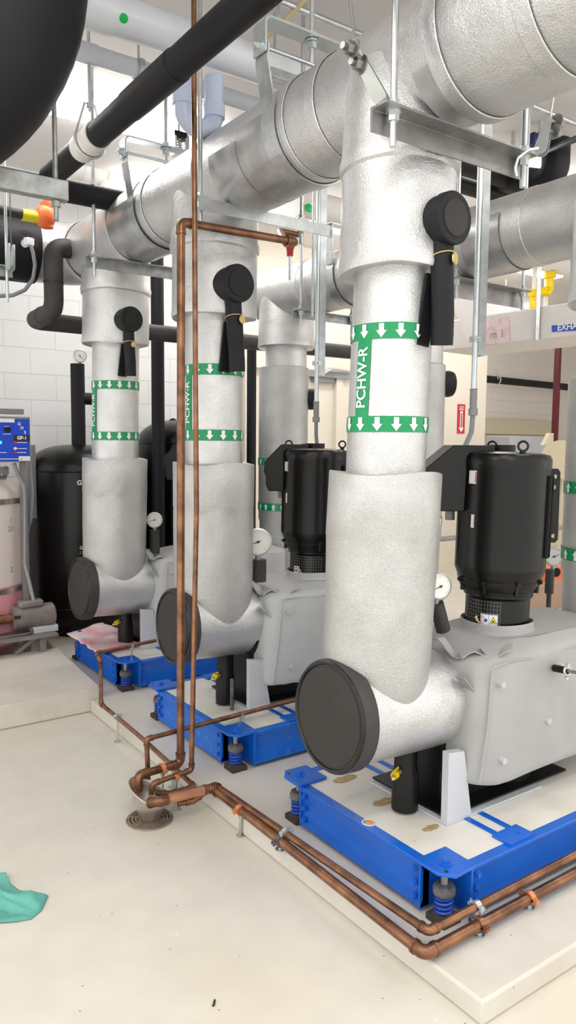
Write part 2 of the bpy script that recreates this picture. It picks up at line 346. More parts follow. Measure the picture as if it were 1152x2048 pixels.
for i, P in enumerate(PUMPS):
    Y = P['Y']; X = lambda z, P=P: P['X']+P['lean']*(z-1.4)
    cx = lambda z, X=X, Y=Y: (X(z), Y)
    cap = at(*P['cap'], y=Y); cap.x = cap.x-.0
    root = thing('insulated_riser', RL[i], 'pipe', (X(.6), Y, .235), 'silver risers with black end caps')
    kd = (1, 1.03, 1.05)[i]; rj = .183*kd
    # tee
    tz = cap.z; tr = (.172, .166, .178)[i]; xe = X(.6)+(.29, .27, .27)[i]
    m = MB(); m.lathe((cap.x+.04, Y, tz), (1, 0, -.045), [(0, tr), (.1, tr+.002), (xe-cap.x-.12, tr*1.0), (xe-cap.x-.07, tr*.99), (xe-cap.x-.02, tr*.9)], 48)
    build(m, 'tee_insulation', M['foil_bright'], root, jit=.004)
    m = MB(); m.lathe((cap.x, Y, tz), (1, 0, -.045), [(.0, tr+.004), (.004, tr+.011), (.055, tr+.012), (.06, tr+.002)], 56)
    ec = build(m, 'end_cap', M['rubber_grey'], root, label='black rubber end cap')
    m = MB(); m.lathe((cap.x-.003, Y, tz), (1, 0, -.045), [(0, tr-.014), (.01, tr-.01)], 56)
    build(m, 'cap_face', M['rubber_face'], ec)
    m = MB(); m.torus((cap.x, Y, tz), (1, 0, -.045), tr+.0, .007, 56, 8)
    build(m, 'glue_line', M['rubber_edge'], ec)
    # lower jacket
    zt = (1.41, 1.405, 1.40)[i]
    prof = [(.55, rj*.5), (.60, rj*.72), (.66, rj*.87), (.73, rj*.955), (.80, rj*.99), (1.0, rj*1.003), (1.14, rj*1.01), (1.2, rj*1.012), (1.205, rj*1.02), (1.3, rj*1.022), (zt-.004, rj*1.02), (zt, rj*1.005)]
    m = MB(); m.loft([[V((X(z)+r*math.cos(2*PI*k/56), Y+r*math.sin(2*PI*k/56), z+(.006*math.sin(3*2*PI*k/56) if z > 1.38 else 0))) for k in range(56)] for z, r in prof])
    build(m, 'lower_jacket', M['foil_dull'], root, jit=.0035)
    rn = (.1305, .1355, .140)[i]; zb = (2.045, 2.075, 2.085)[i]
    m = MB(); m.loft([[V((X(z)+r*math.cos(2*PI*k/56), Y+r*math.sin(2*PI*k/56), z)) for k in range(56)] for z, r in ((1.38, rn), (1.5, rn), (1.7, rn*1.0), (zb+.03, rn))])
    build(m, 'riser', M['foil'], root, jit=.0015)
    # valve jacket and header branch
    ru = (.183, .197, .199)[i]; zr = (2.385, 2.40, 2.41)[i]; rb = ru*1.03
    prof = [(zb+.004, ru*.80), (zb, ru*.99), (zb+.012, ru*1.015), (zb+.05, ru), (2.2, ru*1.0), (zr-.03, ru*.995), (zr-.022, rb*1.01), (zr+.004, rb*1.03), (zr+.02, rb), (zr+.1, rb*.985), (HZ, rb*.95)]
    m = MB(); m.loft([[V((X(z)+r*math.cos(2*PI*k/64), Y+r*math.sin(2*PI*k/64), z+(.006*math.sin(2*2*PI*k/64+i) if z < 2.12 else .005*math.sin(2*PI*k/32)))) for k in range(64)] for z, r in prof])
    build(m, 'valve_jacket', M['foil'], root, jit=.003)
    # black valve operator cover, hanging sleeve, tag
    kc = at(*P['knob'], y=Y-.25)
    for _ in range(6): kc = at(*P['knob'], y=Y-math.sqrt(max(ru*ru-(kc.x-X(2.2))**2, .0016))-(.052, .06, .07)[i])
    rk = wid(P['kd'], kc)/2*.97; ax = V((.06, -1, -.02)).normalized()
    m = MB(); m.lathe(kc, -ax, [(0, rk*.98), (.004, rk*1.03), (.03, rk*1.04), (.034, rk*.98), (.17, rk*.98)], 40)
    vc = build(m, 'valve_cover', M['rubber'], root, label='black foam cover')
    m = MB(); m.lathe(kc+ax*.004, -ax, [(0, rk*.70), (.01, rk*.74)], 40); build(m, 'cover_face', M['rubber_face'] if i == 0 else M['rubber'], vc)
    sr = rk*.46; s0 = kc-ax*(.014+sr)+V((0, 0, -rk*.8)); s1 = at(*P['sl'], y=s0.y+.0); s1 = V((s0.x+(s1.x-s0.x)*.8, s0.y+.01, s1.z))
    m = MB(); m.sweep([s0+V((0, 0, rk*.35)), s0, s0.lerp(s1, .25), s0.lerp(s1, .7)+ax*.004, s1], [((sr*(1.02))*math.cos(2*PI*k/24), sr*1.0*math.sin(2*PI*k/24)) for k in range(24)])
    sl = build(m, 'handle_sleeve', M['rubber'], root, label='black foam sleeve on the valve handle')
    q0 = s0.lerp(s1, .3)+V((-.01, .035, 0)); q1 = s1+V((-sr*1.15, .05, .0))
    m = MB(); m.sweep([q0, q0.lerp(q1, .5), q1], [(-.006, -.022), (.006, -.022), (.006, .03), (-.006, .03)], (0, 1, 0)); build(m, 'foam_flap', M['rubber'], sl)
    tp = at(*P['tagp'], y=s0.y-sr-.004); d = -RT
    m = MB(); m.cyl(tp, tp+V((.0, -.004, 0))+V((.0015, 0, 0)), wid((25, 17, 11)[i], tp)/2, n=20); tg = build(m, 'valve_tag', M['brass'], root, label='round brass tag')
    m = MB(); m.torus(V((s0.x+(s1.x-s0.x)*.2, s0.y, tp.z+.012)), (0, .25, 1), sr+.003, .0022, 40, 6); build(m, 'chain', M['brass'], tg)
    # marker
    z1 = (1.853, 1.833, 1.84)[i]; z2 = (1.564, 1.536, 1.537)[i]
    al = math.atan2(-_r.y*-1, -_r.x*-1)
    # angle (from +X) of the strip: a pixel column on the riser's camera-side
    lx = (728, 378, 188)[i]; c_ = V((X(1.7), Y, 1.7)); toward = math.atan2(-Y, -X(1.7))
    side = at(lx, 760, y=Y)-c_; off = side.dot(_r)-0
    off = (at(lx, 760, y=Y)-EYE); 
    import_dir = off.normalized(); rel = (V((X(1.7), Y, 1.5))-EYE); lat = rel.x*import_dir.y-rel.y*import_dir.x
    al = toward - math.asin(max(-1, min(1, lat/math.hypot(import_dir.x, import_dir.y)/(rn))))
    marker(root, None, rn, z1, z2, -1, al, al, 'PCHW-R', cx)

# ================================================================ suction header with its joints and shields
Yend = 4.80
h = thing('insulated_header', 'long silver foil-wrapped header pipe running under the ceiling above the risers', 'pipe', (HX, 3, HZ-HR), None)
m = MB()
pts = fillet([(HX, .55, HZ), (HX, Yend, HZ), (-2.3, Yend+.15, HZ)], .2, 9)
m.sweep(pts, [(HR*math.cos(2*PI*k/56), HR*math.sin(2*PI*k/56)) for k in range(56)]); build(m, 'pipe_jacket', M['foil'], h, jit=.002)
m = MB(); m.lathe((HX, .5, HZ), (0, 1, 0), [(0, .215), (.95, .222), (1.06, .218), (1.1, .2), (1.112, HR)], 56)
build(m, 'thick_jacket', M['foil'], h, jit=.003)
for yj, rr in ((1.53, .2225), (1.24, .225), (2.3, .187), (2.12, .188), (2.98, .188), (3.5, .188), (3.62, .187), (3.95, .187), (4.6, .19)):
    m = MB(); m.lathe((HX, yj, HZ), (.02, 1, 0), [(0, rr), (.003, rr+.0025), (.05, rr+.0025), (.053, rr)], 56, (False, False)); build(m, 'joint_tape', M['foil_bright'], h)
def shield(root, x, z, y0, y1, r, a0, a1, n=30):
    m = MB(); rings = []
    for k in range(n+1):
        a = a0+(a1-a0)*k/n; d = V((math.cos(a), 0, math.sin(a)))
        rings.append([V((x, y0, z))+d*r, V((x, y1, z))+d*r, V((x, y1, z))+d*(r+.002), V((x, y0, z))+d*(r+.002)])
    m.loft(rings); return build(m, 'pipe_shield', M['sheet'], root, label='bare sheet metal shield')
shield(h, HX, HZ, 2.33, 2.62, HR+.004, PI*.93, PI*2.02); shield(h, HX, HZ, 2.62, 2.83, HR+.007, PI*1.0, PI*2.0)
shield(h, HX, HZ, 3.62, 3.93, HR+.004, PI*.93, PI*2.02)
shield(h, HX, HZ, 1.58, 1.665, HR+.02, PI*1.17, PI*2.0)

# discharge header and risers behind the pumps
DX, DZ, DR = 3.08, 2.53, .178
h2 = thing('insulated_header', 'second silver foil-wrapped header pipe farther right, behind the motors', 'pipe', (DX, 3, DZ-DR))
m = MB(); m.cyl((DX, .6, DZ), (DX, 4.62, DZ), DR, n=56); m.bm.normal_update(); build(m, 'pipe_jacket', M['foil'], h2, jit=.002)
for yj in (1.35, 2.3, 2.72, 3.5, 4.05): 
    m = MB(); m.lathe((DX, yj, DZ), (.02, 1, 0), [(0, DR), (.003, DR+.003), (.05, DR+.003), (.053, DR)], 56, (False, False)); build(m, 'joint_tape', M['foil_bright'], h2)
shield(h2, DX, DZ, 2.42, 2.66, DR+.004, PI*.9, PI*2.05); shield(h2, DX, DZ, 3.3, 3.5, DR+.004, PI*.9, PI*2.05)
DL = ['silver riser cut by the right edge of the photo, green bands with upward arrows', 'silver riser mostly hidden behind the nearest riser, right edge showing', 'silver riser with upward arrow bands, left of the middle motor']
for i, (x, Y, up_) in enumerate(((2.985, 1.86, 1), (3.085, 3.14, 1), (3.075, 4.42, 1))):
    root = thing('discharge_riser', DL[i], 'pipe', (x, Y, CURB), 'silver discharge risers')
    zt = (1.79, 1.95, 2.03)[i]; zc = (2.09, 2.1, 2.16)[i]
    m = MB(); m.lathe((x, Y, .5), (0, 0, 1), [(0, .15), (.1, .16), (.45, .165), (.47, .172), (zt-.5-.005, .174), (zt-.5, .165)], 48); build(m, 'lower_jacket', M['foil_dull'], root, jit=.003)
    m = MB(); m.cyl((x+.02, Y, zt-.05), (x+.02, Y, zc+.1), .145, n=48); build(m, 'riser', M['foil'], root, jit=.002)
    m = MB(); m.lathe((x+.02, Y, zc), (0, 0, 1), [(0.004, .14), (0, .19), (.012, .202), (.06, .198), (DZ-zc, .19)], 56); build(m, 'branch_collar', M['foil'], root, jit=.003)
    m = MB(); m.lathe((x-.02, Y, .5), (-.9, 0, -.25), [(0, .15), (.2, .15), (.35, .13)], 40); build(m, 'outlet_elbow', M['foil_bright'], root, jit=.005)
    za, zb_ = ((1.325, 1.04), (1.36, 1.07), (1.375, 1.06))[i]
    marker(root, None, .174, za, zb_, 1, -2.2, 0, None, lambda z, x=x, Y=Y: (x, Y))
    if i:
        kz = at((0, 890, 641)[i], (0, 771, 801)[i], y=Y).z
        m = MB(); m.lathe((x+.1, Y-.05, kz), (.92, -.35, 0), [(0, .07), (.095, .075), (.115, .07), (.12, .055)], 32); build(m, 'valve_cover', M['rubber'], root, label='black foam cover')
# ================================================================ pump bases
def bolt_rows(m, pts, ax, r=.008, h=.009):
    for p in pts: m.hexbolt(p, ax, r, h)
BL = ['blue steel pump base nearest the camera, filled with concrete', 'blue steel pump base in the middle, crossed by a thin copper drain pipe', 'blue steel pump base farthest back, covered by a pink stained sheet']
BASES = [(1.605, 1.45, 2.285), (1.64, 2.715, 3.565), (1.672, 3.995, 4.845)]
ISO = []
def make_isolator():
    t = thing('spring_isolator', '', 'spring', (0, 0, 0), 'spring isolators under the blue bases')
    m = MB(); m.box((-.038, -.038, 0), (.038, .038, .022)); m.lathe((0, 0, .02), (0, 0, 1), [(0, .036), (.008, .033)], 24); build(m, 'rubber_pad', M['dark_rubber'], t, bevel=.003)
    m = MB(); pts = [(.024*math.cos(a*.25), .024*math.sin(a*.25), .026+.062*a/112) for a in range(113)]; m.tube(pts, .0055, 8); build(m, 'coil_spring', M['spring'], t)
    m = MB(); m.cyl((0, 0, .026), (0, 0, .088), .017, n=20); build(m, 'core', M['dusty'], t)
    m = MB(); m.lathe((0, 0, .084), (0, 0, 1), [(0, .031), (.004, .034), (.02, .034), (.03, .029), (.033, .02)], 28); build(m, 'spring_cup', M['dusty'], t)
    m = MB(); m.cyl((0, 0, .115), (0, 0, .166), .0105, n=16); build(m, 'adjusting_bolt', M['galv_dull'], t)
    return t
iso0 = None
isol = iter(['spring isolator at the near corner of the nearest blue base, behind the copper elbow', 'spring isolator at the far left corner of the nearest blue base',
 'spring isolator at the near corner of the middle blue base', 'spring isolator at the far left corner of the middle blue base, half hidden',
 'spring isolator at the near corner of the farthest blue base', 'spring isolator at the far left corner of the farthest blue base'])
for i, (x0, y0, y1) in enumerate(BASES):
    root = thing('pump_skid', BL[i], 'pump base', (x0, y0, CURB), 'blue pump bases')
    zt, zb, x1, n = .235, .088, 3.45, .105
    def rail(a, b, out, name='side_rail'):
        # channel rail from a to b, flanges turned outward, face set back a little between its lips
        a, b, out = V(a), V(b), V(out); up = V((0, 0, 1)); H = zt-zb
        sec = [(.0, 0), (.0, .012), (-.008, .024), (-.008, H-.026), (0, H-.014), (0, H), (-.038, H), (-.038, 0)]
        m = MB(); m.loft([[p+out*u+up*(zb+v) for u, v in sec] for p in (V((a.x, a.y, 0)), V((b.x, b.y, 0)))])
        return build(m, name, M['blue_scuffed'] if i == 1 else M['blue'], root, bevel=.002)
    rail((x0, y0+n, 0), (x0, y1-n, 0), (-1, 0, 0)); rail((x0+n, y0, 0), (x1, y0, 0), (0, -1, 0)); rail((x0+n, y1, 0), (x1, y1, 0), (0, 1, 0)); rail((x1, y0, 0), (x1, y1, 0), (1, 0, 0))
    m = MB(); m.prism([(x0+.037, y0+n+.004, zb+.004), (x0+n+.004, y0+n+.004, zb+.004), (x0+n+.004, y0+.037, zb+.004), (x1-.04, y0+.037, zb+.004), (x1-.04, y1-.037, zb+.004), (x0+n+.004, y1-.037, zb+.004), (x0+n+.004, y1-n-.004, zb+.004), (x0+.037, y1-n-.004, zb+.004)], (0, 0, zt-zb-.005))
    build(m, 'concrete_fill', M['fill'], root, label='grey concrete infill')
    for (cy, sy) in ((y0, 1), (y1, -1)):
        m = MB(); T = .01
        m.prism([(x0-.015, cy-sy*.012+sy*.035, zt+.002), (x0+.018, cy-sy*.018, zt+.002), (x0+n+.01, cy-sy*.012, zt+.002), (x0+n+.012, cy+sy*(n+.012), zt+.002), (x0-.015, cy+sy*(n+.012), zt+.002)], (0, 0, T))
        m.box((x0-.003, min(cy+sy*n, cy+sy*(n+.008)), zb-.004), (x0+n, max(cy+sy*n, cy+sy*(n+.008)), zt+.002))
        m.box((x0+n-.001, min(cy-sy*.003, cy+sy*n), zb-.004), (x0+n+.008, max(cy-sy*.003, cy+sy*n), zt+.002))
        br = build(m, 'corner_bracket', M['blue'], root, bevel=.002)
        c = V((x0+.042, cy+sy*.045, zt+.012)); m = MB(); m.cyl(c, c+V((0, 0, .003)), .02, n=24); m.hexbolt(c+V((0, 0, .002)), (0, 0, 1), .0115, .012); build(m, 'bracket_bolt', M['blue'], br)
        m = MB(); m.cyl(c+V((-.03, -sy*.03, .0)), c+V((-.03, -sy*.03, .001)), .006, n=12); build(m, 'bolt_hole', M['ink'], br)
        for z in (zb+.03, (zb+zt)/2, zt-.03):
            m = MB(); m.hexbolt((x0, cy+sy*(n+.028), z), (-1, 0, 0), .008, .009); build(m, 'bolt', M['blue'], br)
            m = MB(); m.hexbolt((x0+n+.028, cy, z), (0, -sy, 0), .008, .009); build(m, 'bolt', M['blue'], br)
        loc = (x0+.042-.004, cy+sy*.045, CURB)
        if iso0 is None: iso0 = make_isolator(); iso0.location = loc; iso0['label'] = next(isol); ORG[iso0] = V(loc)
        else: dup(iso0, loc, next(isol))
    for (ya, yb_) in ((y0, 1), (y1, -1)):
        xs = x0+.36
        for dx in (-.035, .035):
            m = MB(); a, b = ya+yb_*.03, ya+yb_*.27; m.box((xs+dx-.011, min(a, b), zt-.004), (xs+dx+.011, max(a, b), zt+.003)); build(m, 'anchor_strap', M['blue'], root)
        m = MB(); a, b = ya+yb_*.012, ya+yb_*.085; m.box((xs-.06, min(a, b), zt-.001), (xs+.06, max(a, b), zt+.009)); m.hexbolt((xs+.02, ya+yb_*.04, zt+.008), (0, 0, 1), .005, .006); build(m, 'strap_plate', M['blue'], root, bevel=.002)
    if i == 0:
        p = at(738, 1645, z=zt); m = MB(); m.torus(p, (0, 0, 1), .022, .003, 24, 6); c_ = build(m, 'lift_socket', M['grey_paint'], root); m = MB(); m.ball(p+V((0, 0, -.006)), .019, (1, 1, .55), 14, 8); build(m, 'plug', M['orange_foam'], c_, label='tan foam plug in a socket')
        for px, py, rx in ((768, 1603, .05), (690, 1557, .055), (862, 1655, .035)):
            m = MB(); q = at(px, py, z=zt+.0008); m.poly([q+V((rx*(1+.35*mnoise.noise(V((k*.9, px, 0))))*math.cos(2*PI*k/20), rx*.42*(1+.5*mnoise.noise(V((k*.9, py, 3))))*math.sin(2*PI*k/20), 0)) for k in range(20)])
            build(m, 'rust_stain', M['rust'], root, label='brown stain on the concrete')

# ================================================================ vertical in-line pumps
def superring(cx, cy, a, b, z, n, k=64, wob=0, ph=0):
    out = []
    for j in range(k):
        t = 2*PI*j/k; c, s = math.cos(t), math.sin(t)
        out.append(V((cx+a*math.copysign(abs(c)**(2/n), c)+wob*math.sin(5*t+ph), cy+b*math.copysign(abs(s)**(2/n), s)+wob*math.cos(4*t+ph), z+wob*math.sin(3*t+ph))))
    return out
def boolean(o, cutters):
    me = bpy.data.meshes.new('cut'); cutters.bm.normal_update(); bmesh.ops.recalc_face_normals(cutters.bm, faces=cutters.bm.faces)
    for v in cutters.bm.verts: v.co -= ORG[o]
    cutters.bm.to_mesh(me); cutters.bm.free(); c = bpy.data.objects.new('cut', me); C.objects.link(c); c.matrix_world = Matrix.Translation(ORG[o]); c.parent = None
    bpy.context.view_layer.update()
    md = o.modifiers.new('b', 'BOOLEAN'); md.object = c; md.solver = 'EXACT'
    dg = bpy.context.evaluated_depsgraph_get(); new = bpy.data.meshes.new_from_object(o.evaluated_get(dg)); o.modifiers.remove(md)
    old = o.data; o.data = new; new.name = old.name; bpy.data.objects.remove(c); bpy.data.meshes.remove(me)
PL = ['black motor pump nearest the camera, grey fabric jacket with warning label on its neck', 'black motor pump in the middle, behind the nearest silver riser', 'pump farthest back with crumpled grey jacket, motor hidden by the middle riser']
for i, (mx, my, lean) in enumerate(((2.303, 1.86, .032), (2.385, 3.14, .015), (2.43, 4.42, .01))):
    root = thing('vertical_pump', PL[i], 'pump', (mx, my, .235), 'vertical pumps on blue bases')
    k = (1, 1.02, 1.0)[i]
    w = V((lean, 0, 1)).normalized(); o = V((mx-lean*1.2, my, 0)); pt = lambda z: o+w*z
    R_ = .167*k
    m = MB(); m.lathe(o, w, [(1.0, .151*k), (1.04, R_), (1.05, R_), (1.41, R_), (1.418, R_*1.012), (1.452, R_*1.012), (1.468, R_*.96), (1.474, R_*.8), (1.478, .05), (1.479, .01)], 64)
    mo = build(m, 'motor', M['motor'], root)
    m = MB()
    for a in np.linspace(-1.25, .35, 15):   # cooling fins on the right-hand side
        d = V((math.cos(a), math.sin(a), 0)); m.obox(pt(1.24)+d*(R_+.004), d*.008, V((-d.y, d.x, 0))*.002, w*.15)
    build(m, 'cooling_fins', M['motor'], mo)
    m = MB(); m.lathe(o, w, [(.945, .128*k), (.962, .132*k), (.966, .142*k), (.985, .150*k), (1.0, .153*k), (1.003, .150*k)], 48); fl = build(m, 'motor_flange', M['motor'], root)
    for a in np.linspace(0, 2*PI, 9)[:-1]+.35:
        m = MB(); d = V((math.cos(a), math.sin(a), 0)); m.hexbolt(pt(1.0)+d*.152*k, d, .008, .012); m.obox(pt(.985)+d*.143*k, d*.008, V((-d.y, d.x, 0))*.006, w*.026); build(m, 'bolt', M['black'], fl)
    m = MB(); m.lathe(o, w, [(.78, .119*k), (.93, .119*k), (.94, .128*k), (.96, .128*k)], 48); nk = build(m, 'neck', M['motor'], root)
    m = MB(); ta = math.atan2(-my, -mx)
    a0, a1 = (ta-1.05, ta+.1) if i == 0 else (ta-.9, ta+.35)
    rr = .121*k
    for j in range(9): z = .82+j*.0135; m.sweep([pt(z)+V((math.cos(a), math.sin(a), 0))*rr for a in np.linspace(a0, a1, 14)], [(.0012, .0012), (-.0012, .0012), (-.0012, -.0012), (.0012, -.0012)], (0, 0, 1))
    for a in np.linspace(a0, a1, 13): d = V((math.cos(a), math.sin(a), 0)); m.obox(pt(.874)+d*rr, d*.0012, V((-d.y, d.x, 0))*.0012, w*.055)
    build(m, 'guard_mesh', mat('guard_wire_%d' % i, (.10, .10, .095), .4, .5) if i == 0 else bpy.data.materials['guard_wire_0'], nk)
    # conduit box
    L = -_r; D = V((_f.x, _f.y, 0)).normalized()
    c = pt(0)+L*R_*.7+D*.06
    prof = [(-.03, 1.255), (.105, 1.255), (.118, 1.285), (.118, 1.33), (.13, 1.355), (.125, 1.41), (.04, 1.497), (-.1, 1.497), (-.1, 1.4)] if i else [(-.03, 1.255), (.12, 1.255), (.16, 1.38), (.165, 1.405), (.05, 1.5), (-.1, 1.5), (-.1, 1.4)]
    m = MB(); m.prism([c+L*u+V((0, 0, z))-D*.09 for u, z in prof], D*.19); cb = build(m, 'conduit_box', M['black'], root, bevel=.004)
    m = MB(); m.cyl(c+L*.04+V((0, 0, 1.26)), c+L*.04+V((0, 0, 1.215)), .018); m.cyl(c-L*.02+V((0, 0, 1.215)), c-L*.02+V((0, 0, 1.255)), .02); build(m, 'conduit_fitting', M['grey_metal'], cb)
    # right-hand mounting plate with holes
    Rg = V((_r.x, _r.y, 0)).normalized(); pc = pt(0)+Rg*(R_*.9)+D*.02
    m = MB(); zz0, zz1 = 1.135, 1.415
    m.prism([pc+Rg*u+V((0, 0, z)) for u, z in ((0, zz0), (.085, zz0), (.095, zz0+.012), (.095, zz1-.012), (.085, zz1), (0, zz1))], D*.012); mp = build(m, 'mounting_plate', M['black'], root)
    cut = MB()
    for u, z in ((.078, zz1-.03), (.076, zz1-.07), (.078, zz0+.025)): q = pc+Rg*u+V((0, 0, z)); cut.cyl(q-D*.03, q+D*.05, .0085, n=14)
    boolean(mp, cut)
    # lifting eyes
    for px in (((-.45, -.95), (.5, .9)) if i == 0 else ((-.55, .5), (.75, -.45))):
        d = V((px[0], px[1], 0)).normalized(); q = pt(1.475)+d*R_*.82; m = MB(); m.cyl(q-V((0, 0, .012)), q+V((0, 0, .008)), .011, n=14)
        m.torus(q+V((0, 0, .024)), D if i else (D+Rg*.5), .017, .0042, 24, 8); build(m, 'lifting_eye', M['black'], root)
    q = pt(1.478)+D*.05; m = MB(); m.cyl(q, q+V((0, 0, .025)), .05, n=28); build(m, 'drain_cover', M['black'], root)
    m = MB(); q = q-Rg*.062; m.ball(q+V((0, 0, .016)), .012, (1, 1, .8), 12, 8); build(m, 'grease_cap', M['red'], root, label='red cap')
    # white stickers
    for (ang, z, hw, hh, mm) in ((-.72 if i == 0 else -1.02, 1.385, .018, .024, 'white'), (-.66 if i == 0 else -.98, 1.225, .0075, .024, 'white')):
        a = ta+ang; m = MB(); m.loft([[pt(z+s*hh)+V((math.cos(a+u/R_), math.sin(a+u/R_), 0))*(R_+.001) for u in np.linspace(-hw, hw, 5)] for s in (-1, 1)], (False, False), closed=False)
        stk = build(m, 'sticker', M['white'], root, label='small white sticker')
        m = MB(); m.loft([[pt(z+s*hh*.8)+V((math.cos(a+u/R_), math.sin(a+u/R_), 0))*(R_+.002) for u in np.linspace(hw*.7, hw*.95, 3)] for s in (-1, 1)], (False, False), closed=False); build(m, 'red_edge', M['red'], stk)
    if i < 2:   # warning label on the neck
        ac, hw, hh = (ta+.03-.25, .033, .022) if i == 0 else (ta-.72, .016, .022); zc = .862 if i == 0 else .853
        rl = rr+.004
        wp = lambda u, v, e=0: pt(zc+v)+V((math.cos(ac+u/rl), math.sin(ac+u/rl), 0))*(rl+e)
        m = MB(); m.loft([[wp(u, s*hh) for u in np.linspace(-hw, hw, 7)] for s in (-1, 1)], (False, False), closed=False)
        wl = build(m, 'warning_label', M['white'], root, label='white warning label with a yellow triangle' if i == 0 else 'small white label')
        m = MB()
        if i == 0:
            m.poly([wp(u, v, .001) for u, v in ((.003, -.013), (.030, -.013), (.0165, .014))]); b = build(m, 'triangle', M['ink'], wl)
            m = MB(); m.poly([wp(u, v, .002) for u, v in ((.0062, -.0112), (.0268, -.0112), (.0165, .0102))]); build(m, 'triangle_fill', M['yellow_print'], wl)
            m = MB(); m.poly([wp(.0165+.0035*math.cos(t), -.004+.004*math.sin(t), .003) for t in np.linspace(0, 2*PI, 9)[:-1]])
            for s in (-1, 1): m.poly([wp(u, v, .003) for u, v in ((.0165, -.003), (.0165+s*.006, -.009), (.0165+s*.0035, -.0095))])
            build(m, 'symbol', M['ink'], wl)
            m = MB(); m.poly([wp(-.011+.0065*math.cos(t), -.002+.0065*math.sin(t), .001) for t in np.linspace(0, 2*PI, 17)[:-1]]); build(m, 'blue_disc', M['blue_print'], wl)
            m = MB()
            for cv in (.008, -.009): m.loft([[wp(-.024+rr_*math.cos(t), cv+rr_*math.sin(t), .001) for t in np.linspace(0, 2*PI, 17)[:-1]] for rr_ in (.006, .0044)], (False, False))
            build(m, 'red_ring', M['red'], wl)
            m = MB(); 
            for u0, v0, u1, v1 in ((-.032, -.021, .032, -.0195), (-.032, .0195, .032, .021), (-.032, -.021, -.0305, .021), (.0305, -.021, .032, .021), (-.001, -.021, .0, .021)): m.loft([[wp(u, v, .001) for u in np.linspace(u0, u1, 5)] for v in (v0, v1)], (False, False), closed=False)
            build(m, 'border', M['ink'], wl)
        else:
            for v0, h_ in ((.012, .004), (.004, .002), (-.004, .006), (-.014, .003)): m.loft([[wp(u, v, .001) for u in np.linspace(-hw*.7, hw*.7, 4)] for v in (v0, v0+h_)], (False, False), closed=False)
            build(m, 'print', M['ink'], wl)
    # fabric jacket: a soft box drawn in to a collar at the neck
    jm = (M['fabric'], M['fabric_pale'], M['fabric_pale'])[i]
    jx0 = (1.925, 1.955, 1.985)[i]; jx1 = 2.86+(i*.06); ya, yb_ = my-.245, my+.245; cxj, hx = (jx0+jx1)/2, (jx1-jx0)/2; hy = .245
    rng = []
    for z, sc, n_, wob, dx in ((.352, .93, 7, .003, -.012), (.345, .985, 7.5, .004, -.014), (.36, 1.0, 7.5, .003, -.012), (.45, 1.0, 7, .003, -.006), (.56, 1.004, 6.5, .004, 0), (.66, 1.0, 6.5, .004, .006), (.72, .992, 6, .004, .012), (.752, .985, 6, .004, .018), (.768, .955, 5.5, .004, .02), (.785, .84, 5, .005, .02), (.80, .66, 4, .006, .02)):
        rng.append(superring(cxj+dx, my, hx*sc, hy*sc, z+ (.0 if z < .7 else .012), n_, 96, wob, i+z*9))
    for z, r in ((.812, .19), (.812, .155), (.806, .1365), (.825, .134), (.846, .1365), (.848, .132), (.83, .128)):
        rng.append(superring(pt(z).x, my, r*k, r*k, z, 2, 96, .0025 if r > .14 else .0012, i))
    m = MB(); m.loft(rng, (True, False))
    for v in m.bm.verts:
        if v.co.z < .80:
            nn = mnoise.noise_vector(V((v.co.x*7, v.co.y*7, v.co.z*4))+V((i*5, 0, 0)))*.014+mnoise.noise_vector(V((v.co.x*20, v.co.y*20, v.co.z*9)))*.006; v.co += nn*(1 if v.co.z < .77 else .6)
    jk = build(m, 'fabric_jacket', jm, root, angle=55)
    sd = jk.modifiers.new('soft', 'SUBSURF'); sd.levels = 1; sd.render_levels = 1
    m = MB(); yy = my-hy-.003
    e0, e1 = V((jx0+.03-.01, my-hy+.012, .37)), V((jx0+.045+.02, my-hy+.012, .75))
    m.tube([e0, e0.lerp(e1, .5)+V((.005, -.004, 0)), e1], .0035, 8); m.tube([e1+V((k_*.1, -.004+.004*math.sin(k_*2.1), .012+.005*math.sin(k_*1.7+i))) for k_ in range(0, 9)], .0032, 8)
    build(m, 'seam', jm, jk)
    for (dx, z) in ((.10, .70), (.12, .43), (.36, .52), (.42, .71)): m = MB(); m.cyl((jx0+dx, my-hy-.012, z), (jx0+dx, my-hy+.03, z), .0115, n=16); build(m, 'button', M['fabric_pale'], jk)
    # crumpled flaps on the left shoulder of the jacket
    m = MB()
    for f, (fx, fy, fz, fa, fl_) in enumerate(((jx0+.03, my-.12, .775, .5, .13), (jx0+.02, my-.02, .80, 1.4, .12), (jx0-.02, my-.17, .70, .1, .1), (jx0+.10, my-.15, .80, .9, .11))):
        rows = []
        for r_ in range(7):
            u = r_/6; p = V((fx, fy, fz))+V((math.cos(fa)*fl_*u, -math.sin(fa)*fl_*u, .025*math.sin(u*5+f)-.012*u))
            sd_ = V((math.sin(fa), math.cos(fa), .25*math.cos(u*4+f)))
            rows.append([p-sd_*.022, p+sd_*.022, p+sd_*.022+V((0, 0, .004)), p-sd_*.022+V((0, 0, .004))])
        m.loft(rows)
    build(m, 'jacket_flap', jm, jk, jit=.004)
    if i < 2:
        m = MB(); q = pt(.868)+V((math.cos(ta-.62), math.sin(ta-.62), 0))*.132; pp = [q+V((.004*t+.007*math.sin(t*1.6), -.007*t, -.017*t)) for t in np.linspace(0, 4, 18)]
        m.tube(pp, .0035, 6); m.tube([p+V((.007*math.sin(j*.8+2), .0, .003)) for j, p in enumerate(pp)], .0035, 6); build(m, 'tie_cord', M['twine'], jk, label='tan twine tie')
    m = MB(); m.lathe((jx0-.02, my, .60), (1, 0, -.045), [(0, .155), (.05, .16)], 40, (True, False)); build(m, 'inlet_insulation', M['orange_foam'] if i == 0 else M['black'], root, label='exposed orange foam' if i == 0 else None)
